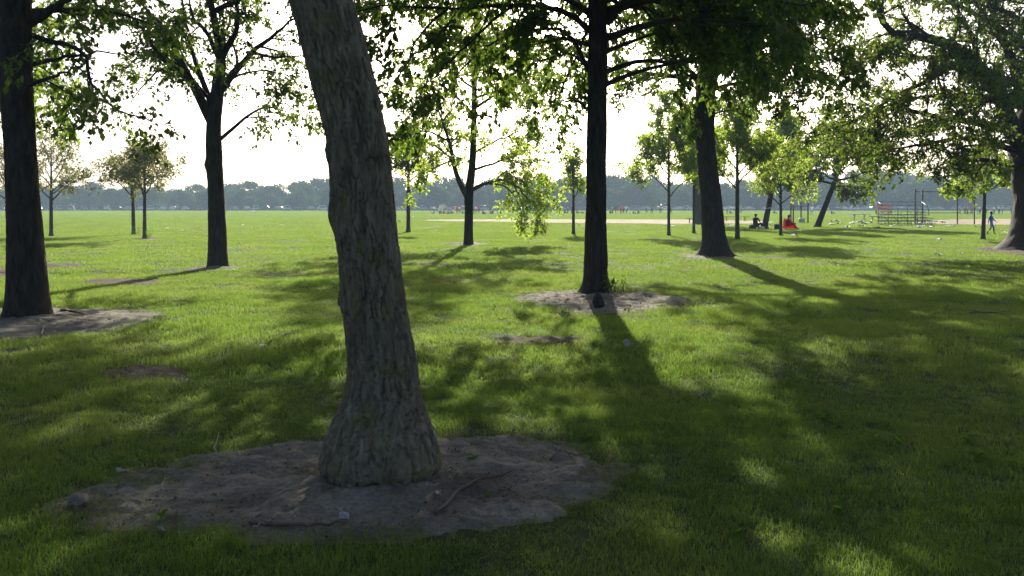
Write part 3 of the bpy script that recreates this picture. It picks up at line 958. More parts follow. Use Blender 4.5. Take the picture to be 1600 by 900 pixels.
# --- straight dark trunk at centre right
Y = GY(459)
tr = trunk_px([(466, 899, 961), (459, 905, 953), (448, 909, 950), (430, 912, 949), (400, 913, 949), (300, 916, 947), (200, 917, 948), (100, 919, 949), (0, 920, 948), (-150, 922, 947), (-300, 922, 942), (-480, 922, 934)], Y)
c = G(930, 459)
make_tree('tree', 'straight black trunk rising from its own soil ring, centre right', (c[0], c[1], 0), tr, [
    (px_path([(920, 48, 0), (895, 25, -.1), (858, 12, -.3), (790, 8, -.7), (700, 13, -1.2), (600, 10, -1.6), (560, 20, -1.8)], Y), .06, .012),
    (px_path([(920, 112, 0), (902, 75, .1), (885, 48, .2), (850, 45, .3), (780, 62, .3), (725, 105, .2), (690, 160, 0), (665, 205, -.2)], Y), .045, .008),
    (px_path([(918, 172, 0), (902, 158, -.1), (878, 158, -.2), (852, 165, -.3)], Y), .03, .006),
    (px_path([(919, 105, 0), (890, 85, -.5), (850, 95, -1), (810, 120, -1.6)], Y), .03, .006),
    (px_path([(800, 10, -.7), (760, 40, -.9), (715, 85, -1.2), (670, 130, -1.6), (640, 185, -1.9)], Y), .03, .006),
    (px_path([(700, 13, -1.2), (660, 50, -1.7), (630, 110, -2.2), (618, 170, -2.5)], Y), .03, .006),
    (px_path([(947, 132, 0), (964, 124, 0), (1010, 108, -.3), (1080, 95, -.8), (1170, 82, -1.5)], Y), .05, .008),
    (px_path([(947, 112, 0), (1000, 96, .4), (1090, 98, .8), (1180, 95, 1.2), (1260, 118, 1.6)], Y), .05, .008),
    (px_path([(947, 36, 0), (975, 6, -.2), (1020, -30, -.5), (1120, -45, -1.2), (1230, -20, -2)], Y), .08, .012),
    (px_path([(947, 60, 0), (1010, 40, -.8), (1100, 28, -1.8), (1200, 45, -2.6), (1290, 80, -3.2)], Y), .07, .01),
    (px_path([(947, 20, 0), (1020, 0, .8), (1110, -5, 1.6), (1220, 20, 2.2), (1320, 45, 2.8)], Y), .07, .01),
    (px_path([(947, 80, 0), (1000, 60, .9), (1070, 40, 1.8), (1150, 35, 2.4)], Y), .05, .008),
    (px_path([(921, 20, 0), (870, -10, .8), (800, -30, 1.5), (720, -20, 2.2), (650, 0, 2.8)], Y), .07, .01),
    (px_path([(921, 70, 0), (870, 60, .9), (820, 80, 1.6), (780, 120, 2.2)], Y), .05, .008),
    (px_path([(925, -20, 0), (880, -50, .5), (800, -60, 1), (700, -55, 1.5), (620, -45, 2)], Y), .07, .01),  # this limb and the next two are unseen, added to shade the bottom centre
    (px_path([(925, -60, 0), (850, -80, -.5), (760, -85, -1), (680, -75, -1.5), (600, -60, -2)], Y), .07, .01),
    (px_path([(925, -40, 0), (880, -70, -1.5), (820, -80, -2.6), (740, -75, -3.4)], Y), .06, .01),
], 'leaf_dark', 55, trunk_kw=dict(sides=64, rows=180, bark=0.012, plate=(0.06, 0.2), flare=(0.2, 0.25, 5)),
    shade_limbs=[(px_path(p, Y), .06, .01) for p in ([(947, 15, 0), (1000, 0, -.6), (1080, -8, -1.2), (1180, -5, -1.8), (1280, 10, -2.4)], [(947, 0, 0), (1010, -15, .2), (1100, -20, .4), (1200, -15, .6)])],  # limbs along the top edge, added to shade the near right grass
    auto=[(5.5, 5.9, 10, 4.8, 4.8, -1, 5, .06), (5.7, 6.9, 9, 5.6, 5.2, 4, 22, .08), (6.9, 10.0, 16, 5.0, 2.8, 18, 60, 0.09)], kite=True, dens=.44, dens_auto=.66, b2=2.5, b3=4.8, per=11, size=0.13, l2=.34, up3=-.8, droop=.7)  # first two groups are flat unseen limbs added to shade the near grass

# --- wide trunk right of centre
Y = GY(400)
tr = trunk_px([(404, 1086, 1154), (400, 1089, 1150), (392, 1094, 1142), (375, 1097, 1136), (350, 1096, 1132), (300, 1094, 1126), (250, 1089, 1119), (200, 1085, 1116), (150, 1087, 1118), (90, 1092, 1119), (30, 1094, 1118), (-60, 1096, 1116), (-180, 1100, 1112)], Y)
c = G(1119, 400)
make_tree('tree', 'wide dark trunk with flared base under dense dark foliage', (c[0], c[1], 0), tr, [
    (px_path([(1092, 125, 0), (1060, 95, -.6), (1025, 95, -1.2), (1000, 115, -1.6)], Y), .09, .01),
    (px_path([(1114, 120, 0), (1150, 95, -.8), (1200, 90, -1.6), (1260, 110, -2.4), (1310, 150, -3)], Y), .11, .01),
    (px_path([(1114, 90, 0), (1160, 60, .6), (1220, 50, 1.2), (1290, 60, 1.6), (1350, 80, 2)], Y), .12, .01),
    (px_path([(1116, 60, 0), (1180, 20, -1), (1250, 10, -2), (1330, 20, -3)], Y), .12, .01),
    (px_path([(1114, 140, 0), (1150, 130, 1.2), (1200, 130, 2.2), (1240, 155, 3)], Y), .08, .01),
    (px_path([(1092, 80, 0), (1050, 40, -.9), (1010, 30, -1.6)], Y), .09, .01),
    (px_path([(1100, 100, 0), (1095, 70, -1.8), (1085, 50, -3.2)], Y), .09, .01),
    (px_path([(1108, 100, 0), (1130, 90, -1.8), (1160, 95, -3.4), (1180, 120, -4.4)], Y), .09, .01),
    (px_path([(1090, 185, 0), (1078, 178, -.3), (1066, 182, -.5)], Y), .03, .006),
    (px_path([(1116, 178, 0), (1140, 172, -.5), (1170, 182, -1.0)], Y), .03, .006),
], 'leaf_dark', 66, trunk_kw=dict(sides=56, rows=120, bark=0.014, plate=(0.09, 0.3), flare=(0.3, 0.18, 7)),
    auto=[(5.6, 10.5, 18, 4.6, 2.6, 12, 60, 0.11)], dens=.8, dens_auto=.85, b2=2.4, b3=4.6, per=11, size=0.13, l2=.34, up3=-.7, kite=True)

# --- spreading old tree at the right edge
Y = GY(391)
tr = trunk_px([(396, 1554, 1712), (391, 1562, 1704), (380, 1573, 1694), (365, 1581, 1684), (340, 1587, 1675), (300, 1588, 1668), (265, 1584, 1664), (230, 1582, 1668), (190, 1590, 1670), (140, 1600, 1665), (60, 1612, 1656), (-40, 1618, 1650), (-160, 1624, 1644)], Y)
c = G(1630, 391)
LB = [
    ([(1605, 262, 0), (1572, 256, -.3), (1540, 250, -.6), (1505, 252, -1), (1475, 256, -1.4), (1450, 268, -1.7)], .13, .01),
    ([(1605, 240, 0), (1580, 200, -.2), (1565, 155, -.4), (1532, 110, -.7), (1490, 72, -1), (1430, 56, -1.3), (1395, 50, -1.5), (1376, 26, -1.6), (1366, -10, -1.7)], .36, .09),
    ([(1612, 190, 0), (1590, 120, .4), (1575, 75, .6), (1558, 40, .8), (1540, -10, 1)], .30, .08),
    ([(1532, 112, -.7), (1500, 100, -1), (1460, 120, -1.4), (1400, 150, -1.8), (1330, 190, -2.2), (1260, 216, -2.6)], .12, .012),
    ([(1600, 210, 0), (1530, 192, .5), (1460, 182, .9), (1400, 170, 1.2), (1340, 184, 1.5), (1285, 202, 1.8)], .18, .012),
    ([(1600, 240, 0), (1520, 216, -.8), (1455, 224, -1.4), (1400, 232, -2), (1365, 240, -2.4), (1330, 250, -2.8)], .13, .01),
    ([(1590, 165, 0), (1520, 150, -1), (1440, 152, -1.8), (1380, 168, -2.4), (1310, 205, -3)], .14, .012),
    ([(1500, 88, -1), (1440, 90, -.2), (1380, 75, .6), (1330, 80, 1.2)], .10, .012),
    ([(1430, 56, -1.3), (1400, 70, -2), (1350, 95, -2.8), (1300, 130, -3.4)], .08, .01),
    ([(1532, 110, -.7), (1520, 60, .2), (1500, 20, .8), (1470, -30, 1.2)], .14, .03),
    ([(1558, 45, .8), (1500, 10, 1.6), (1440, 0, 2.4), (1390, -20, 3)], .12, .02),
    ([(1585, 220, 0), (1540, 225, -1.6), (1500, 232, -2.8), (1480, 245, -3.4)], .09, .01),
    ([(1600, 255, 0), (1560, 255, 1.2), (1525, 255, 2.2), (1495, 258, 3)], .08, .01),
    ([(1600, 160, 0), (1570, 150, -2), (1540, 160, -3.4), (1520, 185, -4.6)], .14, .012),
    ([(1600, 110, 0), (1580, 90, -2), (1560, 95, -3.6), (1545, 120, -5)], .14, .012),
    ([(1470, 185, .9), (1430, 200, .4), (1390, 215, -.2), (1350, 228, -.6)], .06, .008),
    ([(1440, 62, -1.3), (1410, 20, -.6), (1400, -20, 0)], .09, .015),
]
make_tree('tree', 'broad old tree with sweeping crooked limbs at the right edge', (c[0], c[1], 0), tr,
          [(px_path(p, Y), a, q) for p, a, q in LB], 'leaf_oak', 77,
          trunk_kw=dict(sides=64, rows=120, bark=0.03, plate=(0.16, 0.5), lumps=.06, flare=(0.4, 0.08, 7)),
          auto=[(5.4, 11.0, 16, 6.0, 3.0, 12, 60, 0.16)], dens=.72, dens_auto=.8, b2=2.3, b3=4.4, per=9, size=0.13, l2=.34, up2=-.05, up3=-.1, kite=True, limb_K=18)

# --- leafy tree out to the left, its branches reach in behind the left trunk
Y = 27.0
x0 = (-150 - 800) / FPX * Y
tr = [(x0, Y, -0.05, .3), (x0, Y, .4, .24), (x0 + .05, Y, 2.5, .2), (x0, Y, 5, .17), (x0 + .1, Y, 8, .1), (x0, Y, 10, .04)]
make_tree('tree', 'leafy branches of a lighter green tree behind the left edge trunk', (x0, Y, 0), tr, [
    (px_path([(-150, 150, 0), (-80, 120, -.5), (0, 110, -1), (70, 130, -1.4), (105, 160, -1.6)], Y), .08, .01),
    (px_path([(-150, 110, 0), (-60, 80, .4), (20, 70, .8), (80, 100, 1.2), (110, 140, 1.4)], Y), .08, .01),
    (px_path([(-150, 60, 0), (-60, 20, -.4), (30, 10, -.8), (100, 40, -1)], Y), .08, .01),
    (px_path([(-150, 30, 0), (-80, -20, .8), (0, -30, 1.4), (90, -10, 1.9)], Y), .08, .01),
], 'leaf_mid', 88, trunk_kw=dict(sides=24, rows=50), auto=[(4.4, 9.5, 9, 3.4, 2, 15, 60, .07)], b2=2.0, b3=4.4, per=9, size=.16, l2=.34, kite=True)


# --- young and middle trees out on the lawn
def small_tree(label, px, py, wpx, height, cb, spread, leaf, seed, lean=(0, 0), n=9, per=8, size=.13, ang=(38, 70), bark='bark_grey', b2=3.0, b3=5.0, group=None, rb=None, up2=.25, l2=.42, Y=None):
    Y = Y or GY(py)
    x, _ = G(px, py) if Y is None else ((px - 800) / FPX * Y, Y)
    r0 = rb or wpx / 2 / FPX * Y
    lx, ly = lean
    tr = [(x + lx * f, Y + ly * f, height * .9 * f - .04, r0 * k) for f, k in ((0, 1.25), (.05, 1.02), (.2, .92), (.4, .8), (.65, .55), (.85, .3), (1.0, .12))]
    return make_tree('tree', label, (x, Y, 0), tr, [], leaf, seed, group=group, bark=bark,
                     trunk_kw=dict(sides=16, rows=40, bark=0.006, flare=(.15, .25, 5)), limb_K=9,
                     auto=[(cb, height * .82, n, spread, spread * .45, ang[0], ang[1], max(.022, r0 * .42))],
                     b2=b2 * 1.35, b3=b3 * 1.45, per=int(per * 1.2 + .5), size=size, kite=True, up2=up2, up3=0.0, l2=l2 * 1.15, l3=.42, droop=.3, tmin2=.3, rend=.004)


small_tree('sparse young brownish tree with branches spreading low, right of left trunk', 80, 369, 6, 5.2, 1.75, 2.9, 'leaf_dry', 101, n=13, per=3, ang=(22, 66), size=.14, b2=2.2, b3=3.2)
small_tree('left one of the twin young brownish trees on the open lawn', 209, 366.5, 6, 5.0, 1.85, 2.5, 'leaf_dry', 102, lean=(-.1, 0), n=13, per=4, ang=(22, 66), size=.14, b2=2.4, b3=3.6)
small_tree('right one of the twin young brownish trees, taller and nearer', 226, 373.5, 6, 4.8, 1.8, 2.4, 'leaf_dry', 103, n=13, per=4, ang=(22, 66), size=.13, b2=2.4, b3=3.6)
small_tree('young brownish tree half hidden behind the left edge trunk', 13, 365.5, 5, 5.0, 1.8, 2.2, 'leaf_dry', 104, n=13, per=3, ang=(22, 66), size=.14, b2=2.2, b3=3.4)
small_tree('slim young tree with pale trunk just right of the leaning trunk', 638, 363.5, 6.5, 7.2, 2.6, 2.1, 'leaf_mid', 105, n=12, per=7, size=.17, b2=2.6, b3=4)
small_tree('narrow young tree close to the left of the straight black trunk', 896, 366, 5, 5.6, 1.9, 1.3, 'leaf_bright', 106, n=14, per=9, size=.14, b2=2.6, b3=4, ang=(50, 78))
small_tree('airy young tree with V-shaped low branches left of the wide trunk', 1045, 368.5, 5, 8.2, 1.9, 3.0, 'leaf_bright', 107, n=16, per=9, size=.14, b2=2.6, b3=3.8, ang=(42, 70))
small_tree('thin young tree partly hidden just left of the wide trunk', 1084, 365, 4.5, 6.0, 2.4, 1.9, 'leaf_bright', 108, n=10, per=7, size=.14, b2=2.4, b3=3.8)
small_tree('bright green young tree just right of the wide trunk', 1152, 374.5, 7, 7.6, 2.3, 2.4, 'leaf_bright', 109, n=14, per=8, size=.14, b2=2.8, b3=4.4)
small_tree('small vase-shaped tree beside the person in red', 1220, 368.5, 5, 4.9, 1.5, 2.1, 'leaf_bright', 110, n=13, per=6, size=.12, b2=2.8, b3=4.2, ang=(40, 72))
small_tree('bright yellow-green young tree on a thin trunk beside the walking child', 1536, 374.5, 6.5, 4.9, 2.1, 1.7, 'leaf_bright', 111, n=12, per=9, size=.15, b2=3, b3=4.6, lean=(.15, 0), ang=(15, 60))
small_tree('tree with thick grey trunk half hidden behind the wide trunk', 1091, 351, 14, 11.5, 4.0, 3.6, 'leaf_bright', 112, n=14, per=7, size=.2, b2=2, b3=3.4)
small_tree('leaning tree tied with a white band beside the seated person', 1194, 357.5, 9.5, 8.6, 2.6, 3.6, 'leaf_bright', 113, lean=(1.6, .4), n=16, per=8, size=.18, b2=2.2, b3=3.6, ang=(15, 60), bark='bark')
small_tree('tree leaning right with flat spreading crown beyond the litter', 1276, 355.5, 10, 7.4, 3.0, 4.2, 'leaf_oak', 114, lean=(2.6, 0), n=16, per=8, size=.18, b2=2.2, b3=3.6, ang=(4, 55), bark='bark')

# --- the far hazy treeline
def far_variant(seed, w, h, low=.30):
    r = np.random.default_rng(seed)
    nl = 20 if low > .2 else 26
    V, F = [], []
    n_per = 250
    allp = []
    for i in range(nl):
        a = r.uniform(0, 6.283); q = math.sqrt(r.uniform(0, 1)) * w * .36
        z = h * r.uniform(low, .84)
        shrink = 1 - .55 * max(0, (z / h - .5) / .5)
        c = np.array([math.cos(a) * q * shrink, math.sin(a) * q * shrink, z])
        R = r.uniform(.13, .2) * w
        d = norm(r.normal(0, 1, (n_per, 3)))
        rr = R * r.uniform(.55, 1.08, n_per)[:, None]
        p = c + d * rr * np.array([1, 1, .75])
        allp.append((p, d))
    p = np.concatenate([x[0] for x in allp]); d = np.concatenate([x[1] for x in allp])
    n = len(p)
    u = norm(np.cross(d + r.normal(0, .5, (n, 3)), r.normal(0, 1, (n, 3)))); v = norm(np.cross(u, d + r.normal(0, .4, (n, 3))))
    s = r.uniform(.22, .5, n)[:, None]
    V = np.stack([p - u * s, p - v * s * .8, p + u * s, p + v * s * .8], 1).reshape(-1, 3)
    b_ = np.arange(n) * 4
    F = np.stack([b_, b_ + 1, b_ + 2, b_ + 3], 1)
    cm = mesh_np('crown', V, F, [M['leaf_far']])
    mb = MB()
    mb.tube([(0, 0, -.3), (0, 0, h * .2), (.1, .1, h * .45), (0, .2, h * .75)], [w * .035, w * .026, w * .02, w * .006], 7)
    for i in range(4):
        a = i * 1.6 + seed
        mb.tube([(0, 0, h * (.22 + .05 * i)), (math.cos(a) * w * .16, math.sin(a) * w * .16, h * .45), (math.cos(a) * w * .28, math.sin(a) * w * .28, h * .62)], [w * .016, w * .011, w * .004], 5)
    return cm, mb.mesh('trunk', [M['bark']], True)


FAR = [far_variant(200 + i, 15, 11) for i in range(6)]
FARLOW = [far_variant(220 + i, 15, 11, .08) for i in range(6)]
r = np.random.default_rng(5)
k = 0
for row, (yy, x0_, x1_, st) in enumerate(((352, -255, 255, 11.0), (372, -260, 260, 12.0), (396, -270, 270, 13.0))):
    x = x0_
    while x < x1_:
        px = 800 + FPX * x / yy
        hgt = np.interp(px, [0, 130, 150, 240, 262, 310, 345, 380, 400, 418, 450, 520, 650, 800, 950, 1000, 1080, 1250, 1400, 1500, 1600, 1700],
                        [31, 36, 29, 33, 35, 30, 37, 36, 24, 24, 38, 38, 36, 40, 46, 44, 38, 44, 48, 60, 66, 62]) / FPX * yy + 1.6
        if row == 0:
            hgt *= .84
        hgt *= r.uniform(.82, 1.24)
        cm, tm = (FAR if row == 0 else FARLOW)[int(r.integers(0, 6))]
        e = link('tree', None, None, (x + r.normal(0, 1.5), yy + r.normal(0, 4), 0), (0, 0, r.uniform(0, 6.28)), (hgt / 11 * r.uniform(.95, 1.25), hgt / 11 * r.uniform(.95, 1.25), hgt / 11))
        seg = ['beyond the left edge trunk', 'behind the lone brownish young tree', 'behind the twin brownish trees', 'left of the forked tree', 'between forked tree and leaning trunk', 'behind the leaning trunk', 'right of the leaning trunk', 'behind the drooping branch', 'left of the straight black trunk', 'right of the straight black trunk', 'behind the wide trunk', 'behind the seated people', 'behind the cream goal', 'behind the ball field fence', 'beyond the broad old tree'][int(np.searchsorted([0, 90, 190, 280, 345, 520, 620, 730, 830, 930, 1060, 1170, 1300, 1430, 1530], px)) - 1 if px > 0 else 0]
        tag(e, 'hazy %s tree of the far treeline %s' % (['front row', 'middle row', 'rear row'][row], seg), 'tree', 'far hazy treeline')
        link('trunk', tm, e); link('crown', cm, e)
        x += st * r.uniform(.75, 1.2) * (1.15 if row == 0 else 1)
        k += 1
print('far trees', k)

# ------------------------------------------------------------------ people
def person_mesh(name, J, mats, scale=1.0, fingers=False):
    """One continuous skinned body. J: joint positions in metres for a 1.7 m adult."""
    names = ['pelvis', 'waist', 'chest', 'neck', 'headb', 'headm', 'headt', 'nose',
             'shl', 'ell', 'wrl', 'hal', 'shr', 'elr', 'wrr', 'har', 'hil', 'knl', 'anl', 'tol', 'hir', 'knr', 'anr', 'tor']
    J = {k2: Vector(v2) for k2, v2 in J.items()}
    up = (J['head'] - J['neck']).normalized()
    fw = J.get('face', Vector((0, -1, 0))).normalized()
    J['headb'] = J['neck'] + up * .075; J['headm'] = J['neck'] + up * .15 + fw * .015; J['headt'] = J['neck'] + up * .235
    J['nose'] = J['headm'] + fw * .095 - up * .02
    for s in 'lr':
        d = (J['wr' + s] - J['el' + s]).normalized()
        J['ha' + s] = J['wr' + s] + d * .085
    pos = [J[q] for q in names]
    R = dict(pelvis=(.155, .115), waist=(.135, .10), chest=(.165, .115), neck=(.055, .055), headb=(.07, .08), headm=(.082, .10), headt=(.06, .07), nose=(.016, .016),
             shl=(.062, .062), shr=(.062, .062), ell=(.043, .043), elr=(.043, .043), wrl=(.029, .029), wrr=(.029, .029), hal=(.036, .022), har=(.036, .022),
             hil=(.088, .088), hir=(.088, .088), knl=(.058, .058), knr=(.058, .058), anl=(.038, .038), anr=(.038, .038), tol=(.035, .03), tor=(.035, .03))
    rad = [tuple(v * (1.18 if q[:4] not in ('head', 'nose', 'neck') else 1.05) for v in R[q]) for q in names]
    E = [('pelvis', 'waist'), ('waist', 'chest'), ('chest', 'neck'), ('neck', 'headb'), ('headb', 'headm'), ('headm', 'headt'), ('headm', 'nose'),
         ('chest', 'shl'), ('shl', 'ell'), ('ell', 'wrl'), ('wrl', 'hal'), ('chest', 'shr'), ('shr', 'elr'), ('elr', 'wrr'), ('wrr', 'har'),
         ('pelvis', 'hil'), ('hil', 'knl'), ('knl', 'anl'), ('anl', 'tol'), ('pelvis', 'hir'), ('hir', 'knr'), ('knr', 'anr'), ('anr', 'tor')]
    ed = [(names.index(a), names.index(b_)) for a, b_ in E]
    bone_mat = []
    for a, b_ in E:
        if b_ in ('waist', 'chest', 'neck', 'shl', 'shr'): bone_mat.append(1)
        elif a in ('shl', 'shr'): bone_mat.append(1)
        elif b_ in ('hil', 'hir', 'knl', 'knr'): bone_mat.append(2)
        elif b_ in ('anl', 'anr'): bone_mat.append(4)
        elif b_ in ('tol', 'tor'): bone_mat.append(3)
        else: bone_mat.append(0)
    if fingers:
        for s in 'lr':
            h = J['ha' + s]; d = (J['wr' + s] - J['el' + s]).normalized()
            sd = d.cross(Vector((0, 1, 0)) if abs(d.y) < .8 else Vector((1, 0, 0))).normalized()
            nn = d.cross(sd)
            hi = names.index('ha' + s)
            for q, (o, ln) in enumerate(((-.03, .062), (-.01, .075), (.01, .07), (.028, .055))):
                p1 = h + d * .03 + sd * o; p2 = p1 + d * ln * .55 + nn * .012; p3 = p2 + d * ln * .35 + nn * .03
                i0 = len(pos)
                pos += [p1, p2, p3]; rad += [(.010, .010), (.009, .009), (.008, .008)]
                ed += [(hi, i0), (i0, i0 + 1), (i0 + 1, i0 + 2)]; bone_mat += [0, 0, 0]
            i0 = len(pos)
            p1 = J['wr' + s] + d * .035 - sd * .04; p2 = p1 + d * .04 - sd * .02
            pos += [p1, p2]; rad += [(.012, .012), (.010, .010)]
            ed += [(names.index('wr' + s), i0), (i0, i0 + 1)]; bone_mat += [0, 0]
    me = bpy.data.meshes.new(name + '_skeleton')
    me.from_pydata([tuple(p * scale) for p in pos], ed, [])
    ob = bpy.data.objects.new('skeleton_tmp', me)
    COL.objects.link(ob)
    ob.modifiers.new('skin', 'SKIN')
    sk = me.skin_vertices[0].data
    for i, v in enumerate(sk):
        v.radius = (rad[i][0] * scale, rad[i][1] * scale)
        v.use_root = (i == 0)
    sb = ob.modifiers.new('sub', 'SUBSURF'); sb.levels = 1; sb.render_levels = 1
    dg = bpy.context.evaluated_depsgraph_get()
    out = bpy.data.meshes.new_from_object(ob.evaluated_get(dg))
    bpy.data.objects.remove(ob)
    out.name = name
    out.materials.clear()
    for m in mats: out.materials.append(m)
    nf = len(out.polygons)
    cen = np.zeros(nf * 3, np.float32); out.polygons.foreach_get('center', cen); cen = cen.reshape(-1, 3)
    best = np.full(nf, 1e9); mi = np.zeros(nf, np.int32)
    PP = np.array([tuple(p * scale) for p in pos])
    for (a, b_), bm_ in zip(ed, bone_mat):
        A, B = PP[a], PP[b_]; d = B - A
        t = np.clip(((cen - A) @ d) / max(1e-9, d @ d), 0, 1)
        dist = np.linalg.norm(cen - A - t[:, None] * d, axis=1)
        # sleeves end at the elbow, trousers may end at the knee
        k2 = dist < best
        best[k2] = dist[k2]; mi[k2] = bm_
    out.polygons.foreach_set('material_index', mi)
    out.polygons.foreach_set('use_smooth', np.ones(nf, bool))
    return out, J


STAND = dict(pelvis=(0, 0, .93), waist=(0, 0, 1.07), chest=(0, .01, 1.28), neck=(0, .01, 1.44), head=(0, -.01, 1.68),
             shl=(-.17, .01, 1.38), ell=(-.24, .02, 1.12), wrl=(-.25, -.06, .88), shr=(.17, .01, 1.38), elr=(.24, .02, 1.12), wrr=(.26, -.08, .89),
             hil=(-.09, 0, .88), knl=(-.11, -.02, .48), anl=(-.12, .02, .08), tol=(-.13, -.14, .035), hir=(.09, 0, .88), knr=(.11, -.03, .48), anr=(.12, .0, .08), tor=(.13, -.16, .035))
WALK = dict(STAND, knl=(-.10, -.16, .50), anl=(-.10, -.18, .09), tol=(-.10, -.33, .06), knr=(.10, .03, .48), anr=(.10, .30, .16), tor=(.10, .20, .04),
            ell=(-.25, .14, 1.14), wrl=(-.25, .18, .92), elr=(.25, -.10, 1.14), wrr=(.24, -.26, .98))
ARMS = dict(STAND, ell=(-.42, .0, 1.36), wrl=(-.64, -.02, 1.48), elr=(.42, 0, 1.34), wrr=(.62, -.04, 1.42), anl=(-.22, .02, .08), knl=(-.16, -.02, .48), tol=(-.24, -.14, .035))
SIT = dict(pelvis=(0, 0, .16), waist=(0, .0, .30), chest=(0, -.04, .50), neck=(0, -.06, .66), head=(0, -.10, .90),
           shl=(-.17, -.04, .60), ell=(-.25, -.12, .36), wrl=(-.14, -.34, .34), shr=(.17, -.04, .60), elr=(.25, -.12, .36), wrr=(.14, -.34, .36),
           hil=(-.09, -.02, .14), knl=(-.17, -.42, .36), anl=(-.13, -.66, .07), tol=(-.13, -.80, .035), hir=(.09, -.02, .14), knr=(.17, -.42, .36), anr=(.13, -.66, .07), tor=(.13, -.80, .035))
KIT = {}


def far_person(pose, shirt, trousers, skin='skin_mid'):
    key = (id(pose), shirt, trousers)
    if key not in KIT:
        KIT[key], _ = person_mesh('person', pose, [M[skin], M['cloth_' + shirt], M['cloth_' + trousers], M['black'], M['cloth_' + trousers]])
    return KIT[key]


def put_far(px, feet, pose, shirt, trousers, label, group, ry=0.0, sc_=1.0):
    x, y = G(px, feet)
    o = link('person', far_person(pose, shirt, trousers), None, (x, y, 0), (0, 0, ry), sc_)
    return tag(o, label, 'person', group)


MIDG = 'crowd of people by the far ball field'
RIGHTG = 'people gathered behind the ball field fence'
PL = [(675, 334.5, SIT, 'white', 'white', 0.6), (678, 334.2, STAND, 'white', 'grey', 0), (687, 334.6, SIT, 'grey', 'black', 1), (693, 334.6, SIT, 'orange', 'black', 2),
      (700, 334.8, SIT, 'pale blue', 'navy', 2.4), (705, 334.0, SIT, 'red', 'red', 1), (708, 333.6, STAND, 'red', 'white', 0.4), (714, 333.8, STAND, 'red', 'grey', 2.4), (718, 334.2, STAND, 'white', 'grey', 3),
      (722, 334.6, SIT, 'green', 'black', 1.5), (739, 334.2, STAND, 'grey', 'black', 1), (743, 334.4, STAND, 'white', 'navy', .3), (748, 334.2, STAND, 'red', 'black', .3), (754, 334.8, SIT, 'pink', 'grey', 1),
      (757, 334.6, SIT, 'white', 'black', 3), (762, 333.8, STAND, 'red', 'white', 2), (766, 334.4, SIT, 'red', 'black', 1), (770, 334.6, SIT, 'black', 'black', 4), (778, 334.4, STAND, 'white', 'pale blue', 1),
      (801, 333.6, STAND, 'orange', 'navy', 1), (808, 333.8, STAND, 'orange', 'navy', 3), (812, 334.2, SIT, 'white', 'navy', 1), (819, 334.4, SIT, 'grey', 'navy', 1), (823, 334.2, STAND, 'orange', 'grey', 1), (828, 334.4, SIT, 'white', 'black', 2),
      (882, 333.8, SIT, 'grey', 'black', 1), (887, 333.8, STAND, 'white', 'grey', 1), (893, 333.6, STAND, 'pink', 'grey', 1), (901, 334, SIT, 'pale blue', 'grey', 2), (908, 334, SIT, 'white', 'grey', 2),
      (953, 334, SIT, 'grey', 'black', 2), (957, 334, STAND, 'white', 'grey', 2), (962, 333.8, STAND, 'grey', 'red', 2), (970, 334.4, STAND, 'red', 'black', 2), (974, 334.2, STAND, 'red', 'black', .5), (979, 334.2, STAND, 'white', 'pale blue', 2),
      (984, 334.2, STAND, 'yellow', 'white', 2), (989, 334.6, SIT, 'white', 'grey', 2), (997, 334.6, SIT, 'grey', 'white', 2)]
for px, fy, po, sh, tr_, ry in PL:
    st = {id(STAND): 'standing', id(SIT): 'sitting'}[id(po)]
    place = 'beyond the infield left of the drooping branch' if px < 790 else ('beyond the infield behind the drooping branch' if px < 850 else ('beyond the infield by the narrow young tree' if px < 915 else 'beyond the infield right of the black trunk'))
    put_far(px, fy, po, sh, tr_, 'tiny %s person in %s and %s %s' % (st, sh, tr_, place), MIDG, ry)
for px, fy, po, sh, tr_, ry, lb in [
        (1010, 334, WALK, 'yellow', 'grey', 1.2, 'leftmost running player in yellow shirt and grey shorts on the far field'), (1018, 334.8, WALK, 'yellow', 'green', 2, 'running player in yellow shirt and green shorts on the far field'),
        (1032, 333.8, STAND, 'yellow', 'navy', .4, 'standing player in yellow shirt and navy shorts on the far field'), (1048, 334.6, WALK, 'red', 'green', 1.5, 'running player in red shirt behind the airy young tree'),
        (1069, 334, STAND, 'yellow', 'white', 1.5, 'standing player in yellow shirt and white shorts left of the wide trunk')]:
    put_far(px, fy, po, sh, tr_, lb, 'players on the far field', ry)
put_far(1268, 336.2, ARMS, 'white', 'pale blue', 'person in white top with arms spread out on the far lawn', None, .3)
put_far(1209, 334.2, SIT, 'pale blue', 'grey', 'tiny person sitting on the far lawn between the two seated visitors', None, 1)
put_far(1299, 334.8, SIT, 'pink', 'grey', 'tiny person sitting in pink top left of the white table', None, 1)
put_far(1136, 334, STAND, 'white', 'grey', 'tiny person in white right of the wide trunk, nearer the tree', 'pair beyond the bench', 1)
put_far(1140, 334, SIT, 'white', 'grey', 'tiny sitting person in white beyond the long brown bench', 'pair beyond the bench', 2)
